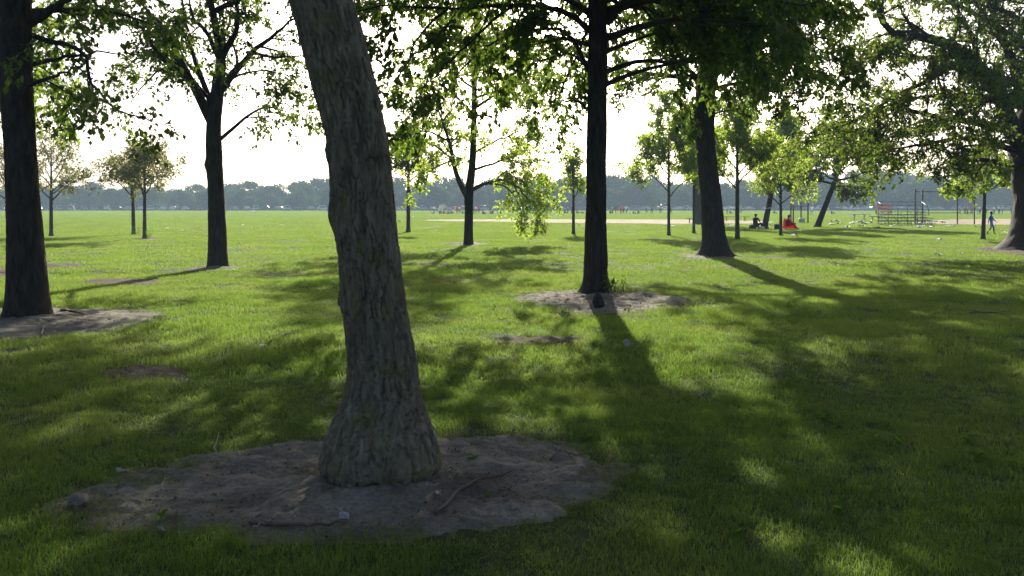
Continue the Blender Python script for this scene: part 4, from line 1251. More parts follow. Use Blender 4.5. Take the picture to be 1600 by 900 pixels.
for px, fy, po, sh, tr_, ry in [(1500, 335.2, STAND, 'white', 'grey', 1), (1508, 335.4, STAND, 'yellow', 'grey', 2), (1512, 335.6, STAND, 'white', 'navy', 1), (1518, 335, STAND, 'pink', 'grey', 0), (1527, 335.6, STAND, 'white', 'pale blue', 1),
                                (1531, 335.6, STAND, 'white', 'navy', 2), (1541, 335.4, STAND, 'white', 'green', 2), (1553, 335.4, STAND, 'white', 'grey', .5), (1557, 335.2, STAND, 'green', 'white', 1), (1561, 335.2, STAND, 'white', 'black', 2),
                                (1566, 335.4, STAND, 'white', 'pale blue', 1), (1580, 335.8, STAND, 'black', 'black', 1)]:
    put_far(px, fy, po, sh, tr_, 'tiny person standing in %s top and %s trousers behind the ball field fence' % (sh, tr_), RIGHTG, ry)


def hair_cap(J, scale, face):
    up = (J['head'] - J['neck']).normalized()
    c = (J['neck'] + up * .175 - Vector(face) * .012) * scale
    bm = bmesh.new()
    bmesh.ops.create_icosphere(bm, subdivisions=2, radius=.108 * scale)
    for v in bm.verts:
        v.co.z *= 1.08
        if v.co.dot(Vector(face)) > .05 * scale and v.co.z < .04 * scale:
            v.co *= .72
        if v.co.z < -.04 * scale:
            v.co *= .75
        v.co += c
    me = bpy.data.meshes.new('hair'); bm.to_mesh(me); bm.free()
    me.materials.append(M['hair'])
    me.polygons.foreach_set('use_smooth', np.ones(len(me.polygons), bool))
    return me


# seated man in navy with a knapsack, seen from behind and turned right
SITN = dict(pelvis=(0, 0, .24), waist=(0, 0, .40), chest=(.02, -.05, .62), neck=(.04, -.08, .78), head=(.07, -.11, 1.02), face=(.8, -.6, 0),
            shl=(-.14, -.10, .72), ell=(-.12, -.30, .52), wrl=(.10, -.40, .66), shr=(.19, -.02, .72), elr=(.30, -.14, .50), wrr=(.30, -.36, .70),
            hil=(-.08, -.04, .22), knl=(-.10, -.44, .44), anl=(-.05, -.52, .08), tol=(-.02, -.66, .035), hir=(.09, -.02, .22), knr=(.24, -.40, .42), anr=(.26, -.52, .08), tor=(.32, -.65, .035))
me, J = person_mesh('person', SITN, [M['skin_dark'], M['cloth_navy'], M['cloth_navy'], M['white'], M['cloth_navy']], 1.0, True)
x, y = G(1180, 358.2)
pn = link('person', me, None, (x, y, 0), (0, 0, math.radians(115)), 1.02)
tag(pn, 'person in navy clothes sitting on the lawn with back turned, left of a leaning trunk', 'person')
link('hair', hair_cap(J, 1.0, (.8, -.6, 0)), pn)
# stool under the seated man
mb = MB()
mb.box((0, 0, .185), (.42, .34, .035), 0)
for sx in (-1, 1):
    mb.tube([(sx * .17, -.14, 0), (sx * .17, .14, .17)], .012, 6, 1); mb.tube([(sx * .17, .14, 0), (sx * .17, -.14, .17)], .012, 6, 1)
tag(link('folding_stool', mb.mesh('folding_stool', [M['cloth_grey'], M['steel']]), None, (x, y, 0), (0, 0, math.radians(115))), 'low folding stool under the person in navy', 'stool')


def soft_bag(name, size, mat, label, loc, rz, strap=True):
    bm = bmesh.new()
    bmesh.ops.create_cube(bm, size=1)
    bmesh.ops.subdivide_edges(bm, edges=bm.edges[:], cuts=4, use_grid_fill=True)
    for v in bm.verts:
        c = v.co.copy()
        d = c.normalized() * .62
        v.co = c * .55 + d * .45
        v.co = Vector((v.co.x * size[0], v.co.y * size[1], (v.co.z + .5) * size[2]))
        v.co += Vector((random.gauss(0, .006), random.gauss(0, .006), 0))
    me = bpy.data.meshes.new(name); bm.to_mesh(me); bm.free()
    me.materials.append(mat)
    me.polygons.foreach_set('use_smooth', np.ones(len(me.polygons), bool))
    o = link(name, me, None, loc, (0, 0, rz))
    tag(o, label, 'bag')
    if strap:
        mb = MB()
        h = size[2]
        mb.tube([(-size[0] * .25, 0, h * .95), (-size[0] * .2, 0, h * 1.2), (size[0] * .2, 0, h * 1.2), (size[0] * .25, 0, h * .95)], .012, 6)
        link('strap', mb.mesh('strap', [mat]), o)
    return o


soft_bag('bag', (.42, .3, .3), M['black'], 'dark round bag on the grass beside the person in navy', (x - .28, y - .35, 0), .3)
soft_bag('bag', (.3, .3, .2), M['white'], 'small white bag at the feet of the person in navy', (x + .38, y - .35, 0), .3, False)

# seated person in grey wrapped in red
SITR = dict(pelvis=(0, 0, .26), waist=(.02, -.02, .40), chest=(.05, -.08, .60), neck=(.08, -.12, .74), head=(.13, -.18, .96), face=(.4, -.9, 0),
            shl=(-.12, -.10, .69), ell=(-.2, -.24, .46), wrl=(0, -.46, .42), shr=(.22, -.06, .69), elr=(.34, -.22, .46), wrr=(.24, -.46, .40),
            hil=(-.08, -.04, .24), knl=(-.12, -.46, .40), anl=(-.1, -.60, .08), tol=(-.1, -.74, .035), hir=(.09, -.04, .24), knr=(.28, -.46, .36), anr=(.36, -.72, .08), tor=(.40, -.86, .035))
me, J = person_mesh('person', SITR, [M['skin_dark'], M['cloth_grey'], M['cloth_red'], M['white'], M['cloth_red']], 1.0, True)
x, y = G(1229, 358.6)
pr = link('person', me, None, (x, y, 0), (0, 0, math.radians(75)), 1.02)
tag(pr, 'person in grey top and bright red trousers sitting hunched on the lawn', 'person')
link('hair', hair_cap(J, 1.0, (.4, -.9, 0)), pr)
# red shawl over one side
bm = bmesh.new()
bmesh.ops.create_grid(bm, x_segments=10, y_segments=12, size=.5)
for v in bm.verts:
    u, w_ = v.co.x * 2, v.co.y * 2
    v.co = Vector((.18 + .16 * math.cos(u * 1.2) * (1.2 - .5 * w_), -.06 + .30 * u * (1.1 - .3 * w_) - .05 * (1 - w_), .40 + .32 * w_ + .02 * math.sin(u * 9)))
bmesh.ops.solidify(bm, geom=bm.faces[:], thickness=.02)
me = bpy.data.meshes.new('shawl'); bm.to_mesh(me); bm.free(); me.materials.append(M['cloth_red'])
me.polygons.foreach_set('use_smooth', np.ones(len(me.polygons), bool))
link('shawl', me, pr)
mb = MB()
mb.box((0, 0, .215), (.46, .4, .03), 0)
mb.box((0, .2, .45), (.46, .025, .3), 0)
for sx in (-1, 1):
    mb.tube([(sx * .21, -.18, 0), (sx * .21, .2, .6)], .013, 6, 1); mb.tube([(sx * .21, .2, 0), (sx * .21, -.18, .22)], .013, 6, 1)
tag(link('camp_chair', mb.mesh('camp_chair', [M['cloth_grey'], M['steel']]), None, (x, y, 0), (0, 0, math.radians(75))), 'low camp chair under the person in red', 'chair')
x2, y2 = G(1214, 358.4)
soft_bag('bag', (.34, .26, .36), M['black'], 'black upright bag on the grass left of the person in red', (x2, y2, 0), .1)

# child in blue striding by the thin tree
me, J = person_mesh('person', dict(WALK, face=(0, -1, 0)), [M['skin_dark'], M['cloth_blue'], M['cloth_pale blue'], M['rubber'], M['skin_dark']], .76, True)
x, y = G(1549, 366.2)
ch = link('person', me, None, (x, y, gz(x, y)), (0, 0, math.radians(60)))
tag(ch, 'child in blue shirt and pale blue shorts walking beside the yellow-green young tree', 'person')
link('hair', hair_cap(J, .76, (0, -1, 0)), ch)

# ------------------------------------------------------------------ park furniture
def bleacher():
    x0_, y0_ = G(1370, 352.3); x1_, _ = G(1462, 352.3)
    e = link('bleacher', None, None, ((x0_ + x1_) / 2, y0_, 0), (0, 0, math.radians(3)))
    tag(e, 'five-row metal bleacher stand in front of the ball field fence', 'bleacher')
    W = x1_ - x0_
    for i in range(5):
        sh = .22 * i
        mb = MB(); mb.box((sh * .5, i * .6 - .4, .36 + i * .25), (W - i * .32, .26, .055), 0)
        link('seat_board', mb.mesh('seat_board', [M['alu']]), e)
        if i < 4:
            mb = MB(); mb.box((sh * .5, i * .6 - .05, .14 + i * .25), (W - i * .32, .24, .05), 0)
            link('foot_board', mb.mesh('foot_board', [M['alu']]), e)
    for j in range(5):
        X = -W / 2 + 1.0 + j * (W - 1.5) / 4
        mb = MB()
        mb.tube([(X, -.6, .02), (X, 2.15, .02)], .02, 6); mb.tube([(X, -.5, .0), (X, 2.1, 1.25)], .018, 6)
        for i in range(5):
            mb.tube([(X, i * .6 - .4, 0), (X, i * .6 - .4, .35 + i * .25)], .016, 6)
        mb.tube([(X, 2.1, 0), (X, 2.1, 1.95)], .02, 6)
        link('support_frame', mb.mesh('support_frame', [M['steel']], True), e)
    mb = MB()
    mb.tube([(-W / 2 + 1.0, 2.1, 1.95), (W / 2 - .1, 2.1, 1.95)], .025, 6); mb.tube([(-W / 2 + 1.0, 2.1, 1.65), (W / 2 - .1, 2.1, 1.65)], .02, 6)
    link('back_rail', mb.mesh('back_rail', [M['steel']], True), e)
    mb = MB()
    mb.tube([(W / 2 - .1, 2.1, 1.95), (W / 2 - .1, 1.0, 1.6), (W / 2 - .2, .6, .85)], .03, 6)
    mb.tube([(-W / 2 + 1.0, 2.1, 1.95), (-W / 2 + .9, 1.0, 1.6)], .03, 6)
    link('side_rail', mb.mesh('side_rail', [M['steel_dark']], True), e)


bleacher()


def chain_panel(p0, p1, h, z0, parent, step=.24, r=.004):
    mb = MB()
    p0, p1 = Vector(p0), Vector(p1)
    d = p1 - p0; L = d.length; d.normalize()
    n = int((L + h) / step)
    for s in (0, 1):
        for i in range(n):
            o = i * step
            a0, b0 = max(0, o - h), min(h, o)
            a1, b1 = min(o, L), max(0, o - L)
            q0, q1 = (a0, b0), (a1, b1)
            if s: q0, q1 = (L - a0, b0), (L - a1, b1)
            u, v = p0 + d * q0[0] + Vector((0, 0, z0 + q0[1])), p0 + d * q1[0] + Vector((0, 0, z0 + q1[1]))
            if (u - v).length > .05: mb.tube([u, v], r, 3)
    o = link('chain_link', mb.mesh('chain_link', [M['steel']]), parent)
    o['kind'] = 'stuff'


def backstop():
    Y0 = GY(350.5)
    e = link('backstop_fence', None, None, (G(1478, 350.5)[0], Y0, 0))
    tag(e, 'tall chain-link backstop fence with dark posts behind the bleacher', 'fence')
    ex = e.location.x
    posts = [(1430, -.4, 296), (1441.5, .6, 297), (1496, .9, 296), (1522.5, -.3, 305)]
    Q = []
    for px, dy, top in posts:
        X = (px - 800) / FPX * (Y0 + dy) - ex
        H = EYE + (HOR - top) / FPX * Y0
        Q.append((X, dy, H))
        mb = MB(); mb.tube([(X, dy, 0), (X, dy, H)], .06, 8); mb.tube([(X, dy, H), (X, dy, H + .09)], [.075, .02], 8)
        link('post', mb.mesh('post', [M['steel_dark']], True), e)
    for i in range(3):
        a, b_ = Q[i], Q[i + 1]
        for z in (1.0, 2.9 if i < 2 else 2.45):
            zz = z if z == 1.0 else min(a[2], b_[2]) - .12
            mb = MB(); mb.tube([(a[0], a[1], zz), (b_[0], b_[1], zz)], .035, 6)
            link('rail', mb.mesh('rail', [M['steel_dark']], True), e)
        chain_panel((a[0], a[1] + .05, 0), (b_[0], b_[1] + .05, 0), min(a[2], b_[2]) - .2, .05, e)
    for (px, py, w, h, dy) in ((1469, 303.5, .36, .34, .7), (1516.5, 312.5, .5, .38, 0.0)):
        c = P(px, py, Y0 + dy)
        mb = MB()
        mb.box((c[0] - ex, dy - .12, c[2] + h * .25), (w, .02, h * .5), 0); mb.box((c[0] - ex, dy - .12, c[2] - h * .25), (w, .02, h * .5), 1)
        link('sign', mb.mesh('sign', [M['steel_dark'], M['cream']]), e)
    for z in (3.02, 1.28):
        mb = MB(); mb.box((Q[0][0] + .33, .1, z), (.62, .05, .12))
        link('white_board', mb.mesh('white_board', [M['white']]), e)


backstop()


def goal(px0, feet, top, width, rz, label, colmat, netmat, board=True, depth=1.2):
    x, y = G(px0, feet)
    H = EYE + (HOR - top) / FPX * y
    e = link('goal', None, None, (x, y, 0), (0, 0, rz))
    tag(e, label, 'goal')
    for s in (-1, 1):
        mb = MB(); mb.tube([(s * width / 2, 0, 0), (s * width / 2, 0, H)], .11, 8)
        link('post', mb.mesh('post', [colmat], True), e)
        mb = MB(); mb.tube([(s * width / 2, 0, H), (s * width / 2, depth * .4, H), (s * width / 2, depth, 0)], .04, 6)
        link('stay', mb.mesh('stay', [colmat], True), e)
    mb = MB(); mb.box((0, -.02, H - .12), (width + .14, .1, .3 if board else .14))
    link('crossbar', mb.mesh('crossbar', [colmat]), e)
    mb = MB()
    for i in range(int(width / .13) + 1):
        X = -width / 2 + i * .13
        mb.tube([(X, 0, H - .1), (X, depth * .4, H - .1), (X, depth, .02)], .02, 3)
    for j in range(16):
        f = j / 15
        mb.tube([(-width / 2, depth * (.4 + .6 * f), (H - .1) * (1 - f)), (width / 2, depth * (.4 + .6 * f), (H - .1) * (1 - f))], .02, 3)
    o = link('net', mb.mesh('net', [netmat]), e)


goal(1381, 335.2, 316, 2.6, -.25, 'cream-framed goal with dull red net left of the bleacher', M['cream'], M['net_red'], True, 2.0)
goal(693.5, 331.6, 318.5, 2.6, 1.15, 'narrow yellow goal frame seen side-on beyond the seated crowd', M['yellow'], M['cream'])
goal(1157.5, 333, 321.5, 2.2, 1.2, 'pale goal frame seen beyond the long brown bench', M['cream'], M['white'])


def bench(name, x0_, x1_, ytop, yfeet, n, mat, legmat, label, thick=.06, w=.35, cat='bench'):
    a, b_ = G(x0_, yfeet), G(x1_, yfeet)
    L = b_[0] - a[0]
    e = link(name, None, None, ((a[0] + b_[0]) / 2, a[1], 0))
    tag(e, label, cat)
    z = EYE - (ytop - HOR) / FPX * a[1]
    for i in range(2):
        mb = MB(); mb.box((0, (i - .5) * w * .54, z), (L, w * .5, thick))
        link('plank', mb.mesh('plank', [mat]), e)
    for i in range(n):
        X = -L / 2 + L * (i + .5) / n
        mb = MB(); mb.tube([(X, 0, 0), (X, 0, z - .03)], .05, 6); mb.box((X, 0, .03), (.34, .3, .06)); mb.box((X, 0, z - thick), (.1, w, .04))
        link('leg', mb.mesh('leg', [legmat]), e)


bench('bench', 1128, 1171, 338.6, 345.6, 3, M['wood_brown'], M['steel_dark'], 'long brown plank bench on pedestals behind the bright green young tree')
bench('bench', 1072, 1083, 341.3, 349, 1, M['wood_brown'], M['steel_dark'], 'end of a brown bench poking out left of the grey trunk')
bench('table', 1327, 1358, 334.6, 344, 2, M['white'], M['steel'], 'low white-topped table left of the bleacher', .08, .8, 'table')
bench('bench', 1358, 1378, 338.2, 345, 2, M['alu'], M['steel'], 'short grey bench between white table and bleacher')

# end-on ball field frame behind the person in red
x, y = G(1251, 348)
e = link('field_frame', None, None, (x, y, 0))
tag(e, 'dark tall frame of posts and wire seen beyond the person in red', 'fence')
Q = []
for px, top in ((1239.5, 312), (1242.5, 312), (1258.5, 316), (1262.5, 314)):
    X = (px - 1251) / FPX * y
    H = EYE + (HOR - top) / FPX * y
    dy = 0 if px in (1239.5, 1262.5) else 1.4
    Q.append((X, dy, H))
    mb = MB(); mb.tube([(X, dy, 0), (X, dy, H)], .065, 8)
    link('post', mb.mesh('post', [M['steel_dark'] if dy == 0 else M['wood_brown']], True), e)
mb = MB(); mb.tube([(Q[0][0], 0, 1.55), (Q[3][0], 0, 1.55)], .03, 6)
link('rail', mb.mesh('rail', [M['steel']], True), e)
chain_panel((Q[0][0], .03, 0), (Q[3][0], .03, 0), 1.5, .05, e)
soft_bag('bag', (.55, .4, .42), M['white'], 'white bundle at the foot of the dark post frame', (*G(1252.5, 347.6), 0), 0, False)

# white band round the leaning trunk
Yb = GY(357.5)
mb = MB()
n = 24
zz = 1.46
cx = (1194 - 800) / FPX * Yb + 1.6 * zz / (8.6 * .9)
cy = Yb + .4 * zz / 7.7
for i in range(n):
    a0, a1 = 2 * math.pi * i / n, 2 * math.pi * (i + 1) / n
    mb.tube([(cx + .23 * math.cos(a0), cy + .23 * math.sin(a0), zz + .05 * math.cos(a0)), (cx + .23 * math.cos(a1), cy + .23 * math.sin(a1), zz + .05 * math.cos(a1))], .028, 5)
mb.tube([(cx + .22, cy - .08, zz + .05), (cx + .36, cy - .12, zz + .1), (cx + .5, cy - .14, zz + .06)], .02, 5)
tag(link('ribbon', mb.mesh('ribbon', [M['white']], True)), 'white band tied round the leaning trunk by the seated person', 'ribbon')

# ------------------------------------------------------------------ parked cars under the far trees
def car_mesh(paint, tall):
    mb = MB()
    W = .9
    zt = 1.85 if tall else 1.45
    prof = [(-2.2, .35), (-2.25, .75), (-2.1, .95 if not tall else 1.05), (-1.25, 1.0), (-.6, zt - .03), (.2, zt), (1.2, zt - .05), (1.75 if not tall else 2.05, 1.02), (2.2, .95), (2.28, .6), (2.2, .35)]
    V, F = [], []
    for s in (-1, 1):
        for (yy, z) in prof:
            inset = .16 if z > 1.1 else (.04 if z > .9 else 0)
            V.append((s * (W - inset), yy, z))
    n = len(prof)
    for i in range(n):
        j = (i + 1) % n
        F.append((i, j, n + j, n + i))
    F.append(tuple(range(n))[::-1]); F.append(tuple(range(n, 2 * n)))
    mb.add(V, F, 0)
    # glazing slightly proud of the cabin
    for s in (-1, 1):
        mb.add([(s * (W - .03), -1.0, 1.05), (s * (W - .03), 1.45, 1.05), (s * (W - .145), 1.1, zt - .13), (s * (W - .145), -.5, zt - .13)], [(0, 1, 2, 3)], 1)
    mb.add([(-.72, -1.24, 1.03), (.72, -1.24, 1.03), (.66, -.68, zt - .10), (-.66, -.68, zt - .10)], [(0, 1, 2, 3)], 1)
    for yy in (-1.4, 1.4):
        for s in (-1, 1):
            mb.tube([(s * .72, yy, .33), (s * .93, yy, .33)], .33, 12, 2)
            mb.tube([(s * .93, yy, .33), (s * .94, yy, .33)], .19, 10, 4)
    for s in (-1, 1):
        mb.box((s * .62, -2.245, .72), (.34, .05, .14), 3)
    mb.box((0, -2.26, .45), (1.7, .1, .16), 4)
    return mb.mesh('parked_car', [M['paint_' + paint], M['glass_dark'], M['rubber'], M['white'], M['steel']])


CARS = {}
r = np.random.default_rng(9)
x = -205.0
nc = 0
while x < 205:
    px = 800 + FPX * x / 337
    gap = 0
    col_ = r.choice(['white', 'silver', 'black', 'dark blue', 'red', 'grey'], p=[.46, .26, .08, .07, .04, .09])
    tall = bool(r.uniform() < .35)
    if (col_, tall) not in CARS: CARS[(col_, tall)] = car_mesh(col_, tall)
    if r.uniform() > .08:
        o = link('parked_car', CARS[(col_, tall)], None, (x, 337 + r.normal(0, .5), 0), (0, 0, math.radians(r.normal(28, 4)) if r.uniform() < .85 else math.radians(90)))
        tag(o, 'tiny %s %s parked in the row under the far trees' % (col_, 'van' if tall else 'car'), 'car', 'cars parked along the far road')
        nc += 1
    x += r.uniform(2.9, 4.6)
x = -200.0
while x < 200:
    col_ = r.choice(['white', 'silver', 'black', 'dark blue', 'grey'])
    if (col_, False) not in CARS: CARS[(col_, False)] = car_mesh(col_, False)
    if r.uniform() < .4:
        o = link('parked_car', CARS[(col_, False)], None, (x, 345.5 + r.normal(0, .5), 0), (0, 0, math.radians(90)))
        tag(o, 'tiny %s car in the rear line of cars under the far trees' % col_, 'car', 'rear line of far parked cars')
        nc += 1
    x += r.uniform(5.6, 9)
print('cars', nc)
road = MB(); road.add([(-420, 332.5, .02), (420, 332.5, .02), (420, 348, .02), (-420, 348, .02)], [(0, 1, 2, 3)])
tag(link('road', road.mesh('road', [simple_mat('asphalt', (.06, .06, .062), .9, var=.15, scale=.4)])), 'far grey road with parked cars', kind='structure')

# ------------------------------------------------------------------ litter
def scrap_mesh(seed):
    r = np.random.default_rng(seed)
    n = 6
    g = np.linspace(-.5, .5, n)
    X, Yy = np.meshgrid(g, g)
    X = X + r.normal(0, .05, X.shape); Yy = Yy * r.uniform(.5, .9) + r.normal(0, .05, X.shape)
    Z = np.abs(r.normal(.12, .13, X.shape)) + .05
    V = np.stack([X.ravel(), Yy.ravel(), Z.ravel()], 1)
    i = (np.arange(n - 1)[:, None] * n + np.arange(n - 1)[None]).ravel()
    F = np.stack([i, i + 1, i + n + 1, i + n], 1)
    return mesh_np('paper_scrap', V, F, [M['paper']])


SCR = [scrap_mesh(300 + i) for i in range(6)]
LG = 'white litter strewn on the lawn'
lit = [(1166, 361, 6), (1242, 369.5, 7), (1466, 375.5, 7), (1467, 399, 7), (1500, 397, 4), (1254, 398, 3), (1528, 356.2, 6), (1572, 365, 6), (1486, 355, 6), (1348, 355, 7), (1324, 356, 6),
       (1040, 352.5, 5), (1052, 354.5, 5), (1135, 352.5, 4), (1145, 353, 5), (1120, 352, 4), (375, 382, 3), (262, 358, 3.5), (285, 361, 3), (380, 352, 3), (440, 352, 3), (395, 331.5, 5), (626, 347, 4), (85 + 560, 340, 3), (767, 370, 2.5), (853, 381, 3),
       (946, 353.5, 3), (1206, 353, 5), (1560, 360, 4), (410, 548, 7), (192, 427, 4), (366, 423, 5), (1080, 343, 4)]
rr_ = np.random.default_rng(77)
for i in range(34):
    lit.append((rr_.uniform(1285, 1480), rr_.uniform(346.5, 358), rr_.uniform(3.5, 7)))
for i, (px, py, wpx) in enumerate(lit):
    x, y = G(px, py)
    s = wpx / FPX * y * 1.6
    o = link('paper_scrap', SCR[i % 6], None, (x, y, gz(x, y) + .035 - .01), (0, 0, float(rr_.uniform(0, 6.28))), (s, s, s * .8))
    if py > 500: lb = 'pale crumpled scrap on the grass left of the leaning trunk'
    elif px < 700: lb = 'white scrap of litter on the open left lawn'
    elif px < 1000: lb = 'white scrap of litter on the middle lawn'
    elif 1280 < px < 1485 and py < 359: lb = 'white scrap of litter strewn around the table and bleacher'
    else: lb = 'white scrap of litter on the sunlit right lawn'
    tag(o, lb, 'litter', LG if py < 500 else None)

# ------------------------------------------------------------------ things on and around the soil rings
def stick(px_pts, r0, r1, mat, label, lift=.02, cat='stick', name='stick', forks=()):
    p = []
    for q in px_pts:
        x, y = G(q[0], q[1]); p.append((x, y, gz(x, y) + lift + (q[2] if len(q) > 2 else 0)))
    pp = resample(p, 14) + np.random.default_rng(int(px_pts[0][0])).normal(0, .004, (14, 3))
    mb = MB(); mb.tube([tuple(q) for q in pp], list(np.linspace(r0, r1, 14)), 7)
    for f in forks:
        a = pp[f[0]]; x, y = G(f[1], f[2])
        mb.tube([tuple(a), tuple((a + np.array([x, y, gz(x, y) + lift + .01])) / 2 + np.array([0, 0, .008])), (x, y, gz(x, y) + lift)], [r1 * 1.1, r1, r1 * .5], 6)
    return tag(link(name, mb.mesh(name, [M[mat]], True)), label, cat)


stick([(683, 812), (700, 795), (722, 775), (748, 762), (790, 750), (806, 744)], .011, .005, 'stick', 'long thin root crossing the soil right of the bulging trunk foot', .028)
stick([(862, 729), (876, 719, .02), (893, 722), (925, 716)], .010, .004, 'stick', 'dark bent root near the right rim of the large soil ring', .03, forks=((5, 900, 735),))
stick([(338, 714), (336, 706, .03), (343, 696, .07)], .005, .002, 'stick_pale', 'pale short twig standing at the back of the large soil ring', .03)
stick([(252, 770), (255, 760, .02), (262, 756, .03)], .005, .002, 'stick_pale', 'small pale curled twig on the left of the large soil ring', .03)
stick([(390, 822), (430, 825), (500, 827), (540, 824)], .014, .006, 'stick', 'dark ridge of root along the front of the large soil ring', .02)
stick([(418, 824), (428, 819, .01), (436, 815, .015)], .005, .003, 'stick_pale', 'short pale stick at the front rim of the large soil ring', .03)
stick([(395, 838), (405, 833), (412, 830)], .005, .003, 'stick_pale', 'tiny pale stick half in the grass at the front rim', .04)
stick([(786, 790), (792, 783, .015), (800, 778, .03)], .010, .005, 'stick', 'stubby dark stick upright in the soil right of the trunk', .03)
stick([(1515, 492), (1545, 494, .02), (1565, 497, .03), (1588, 503)], .015, .005, 'stick', 'fallen dead branch lying on the grass at the right', .05, 'branch', 'fallen_branch', ((6, 1580, 490), (3, 1500, 488)))
stick([(63, 528), (68, 512), (80, 498), (108, 489)], .014, .006, 'stick', 'curved pale root on the soil beside the left edge trunk', .03)
stick([(96, 487), (120, 490), (140, 496)], .03, .008, 'bark', 'thick dark surface root right of the left edge trunk', .02)


def rock(name, px, py, s, mat, label, cat, seed, flat=.6, lift=0.0):
    x, y = G(px, py)
    bm = bmesh.new()
    bmesh.ops.create_icosphere(bm, subdivisions=2, radius=.5)
    r = random.Random(seed)
    ph = [r.uniform(0, 6) for _ in range(6)]
    for v in bm.verts:
        k = 1 + .22 * math.sin(v.co.x * 5 + ph[0]) + .2 * math.sin(v.co.y * 6 + ph[1]) + .18 * math.sin(v.co.z * 7 + ph[2]) + r.gauss(0, .05)
        v.co = Vector((v.co.x * k * s[0], v.co.y * k * s[1], v.co.z * k * s[2]))
    me = bpy.data.meshes.new(name); bm.to_mesh(me); bm.free(); me.materials.append(M[mat])
    o = link(name, me, None, (x, y, gz(x, y) + .02 + s[2] * .3 + lift), (r.uniform(-.3, .3), r.uniform(-.3, .3), r.uniform(0, 6)))
    return tag(o, label, cat)


rock('stone', 538, 818, (.055, .045, .035), 'stone', 'pale angular stone chip at the front of the large soil ring', 'stone', 1)
rock('stone', 534, 806, (.02, .02, .014), 'stone', 'tiny pale pebble just behind the angular stone chip', 'stone', 2)
rock('stone', 124, 789, (.12, .09, .08), 'soil', 'brown earth clod at the left tip of the large soil ring', 'clod', 3)
rock('stone', 802, 806, (.07, .05, .04), 'soil', 'dark clod of earth on the soil right of the trunk', 'clod', 4)
rock('stone', 978, 552, (.09, .06, .08), 'stone', 'weathered grey stone in the grass below the straight black trunk', 'stone', 5, lift=.05)
rock('stump', 934, 481, (.16, .16, .34), 'bark', 'small dark stump on the front of the centre right soil ring', 'stump', 6)
for i, (px, py, rz, lb) in enumerate(((674, 771, .4, 'upper pale wrapper scrap beside the bulging trunk foot'), (684, 783, 1.3, 'lower pale wrapper scrap beside the bulging trunk foot'), (192, 738, .2, 'white wrapper at the back left rim of the large soil ring'), (250, 834, 1, 'tiny white scrap at the front left rim of the large soil ring'))):
    x, y = G(px, py)
    wm_ = SCR[i].copy(); wm_.materials.clear(); wm_.materials.append(M['stone'])
    o = link('wrapper', wm_, None, (x, y, gz(x, y) + .028), (.3, .2, rz), (.075 if i < 3 else .03, .04, .05))
    tag(o, lb, 'litter')


# broad-leaved weeds in the lawn
def weed_leaf():
    V, F = [], []
    n = 7
    for i in range(n):
        t = i / (n - 1)
        w = .30 * math.sin(math.pi * min(1, t * .9 + .08)) ** .8 * (1 + .22 * math.sin(i * 2.6))
        y = t; z = .55 * t - .5 * t * t
        V += [(-w, y, z + .06), (0, y, z), (w, y, z + .06)]
    for i in range(n - 1):
        a = i * 3
        F += [(a, a + 1, a + 4, a + 3), (a + 1, a + 2, a + 5, a + 4)]
    return mesh_np('leaf', np.array(V), np.array(F), [M['weed']], True)


WL = weed_leaf()
WEEDS = [(405, 684, .09, 'broad-leaved weed behind the large soil ring'), (180, 728, .10, 'upright weed at the left rim of the large soil ring'), (818, 556, .10, 'leftmost bright weed in the sunlit middle grass'),
         (838, 553, .11, 'middle bright weed of three in the sunlit middle grass'), (848, 551, .10, 'rightmost bright weed of three in the sunlit middle grass'), (771, 486, .14, 'lone bright weed left of the centre right soil ring'), (679, 585, .09, 'small weed close to the right side of the leaning trunk'),
         (1289, 655, .11, 'tall bright weed in the shaded right grass'), (1302, 668, .07, 'small weed at the foot of the tall bright weed'), (1368, 684, .11, 'shaded weed midway in the dark right grass'), (1405, 695, .12, 'wide-leaved weed in the dark right grass'), (1513, 690, .12, 'sunlit weed in the bright patch at far right'),
         (1527, 713, .12, 'weed in front of the sunlit bright patch at far right'), (1312, 802, .11, 'large low weed in the dark lower right grass'), (1153, 842, .10, 'low dark weed near the lower edge, right of the soil'), (1232, 600, .08, 'small weed in the shaded grass right of centre'),
         (740, 727, .07, 'small weed on the soil right of the trunk foot'), (800, 690, .08, 'weed at the back rim of the large soil ring'), (920, 693, .08, 'weed by the back right rim of the large soil ring'), (252, 812, .07, 'small weed on the left front of the soil'), (760, 785, .05, 'tiny green seedling on the bare soil right of trunk'),
         (808, 786, .05, 'second tiny seedling on bare soil beside the dark clod'), (75, 572, .1, 'bright weed in the shaded grass below the left trunk'), (420, 545, .1, 'weed in the shaded grass left of the leaning trunk')]
r = random.Random(4)
for px, py, s, lb in WEEDS:
    x, y = G(px, py)
    e = link('weed', None, None, (x, y, gz(x, y) + .01))
    tag(e, lb, 'weed', 'broad-leaved weeds in the lawn')
    nl = r.randint(5, 8)
    for i in range(nl):
        link('leaf', WL, e, (0, 0, .005 * i), (r.uniform(-.1, .75), 0, i * 2.4 + r.uniform(-.3, .3)), s * r.uniform(.6, 1.1) * .7)
    
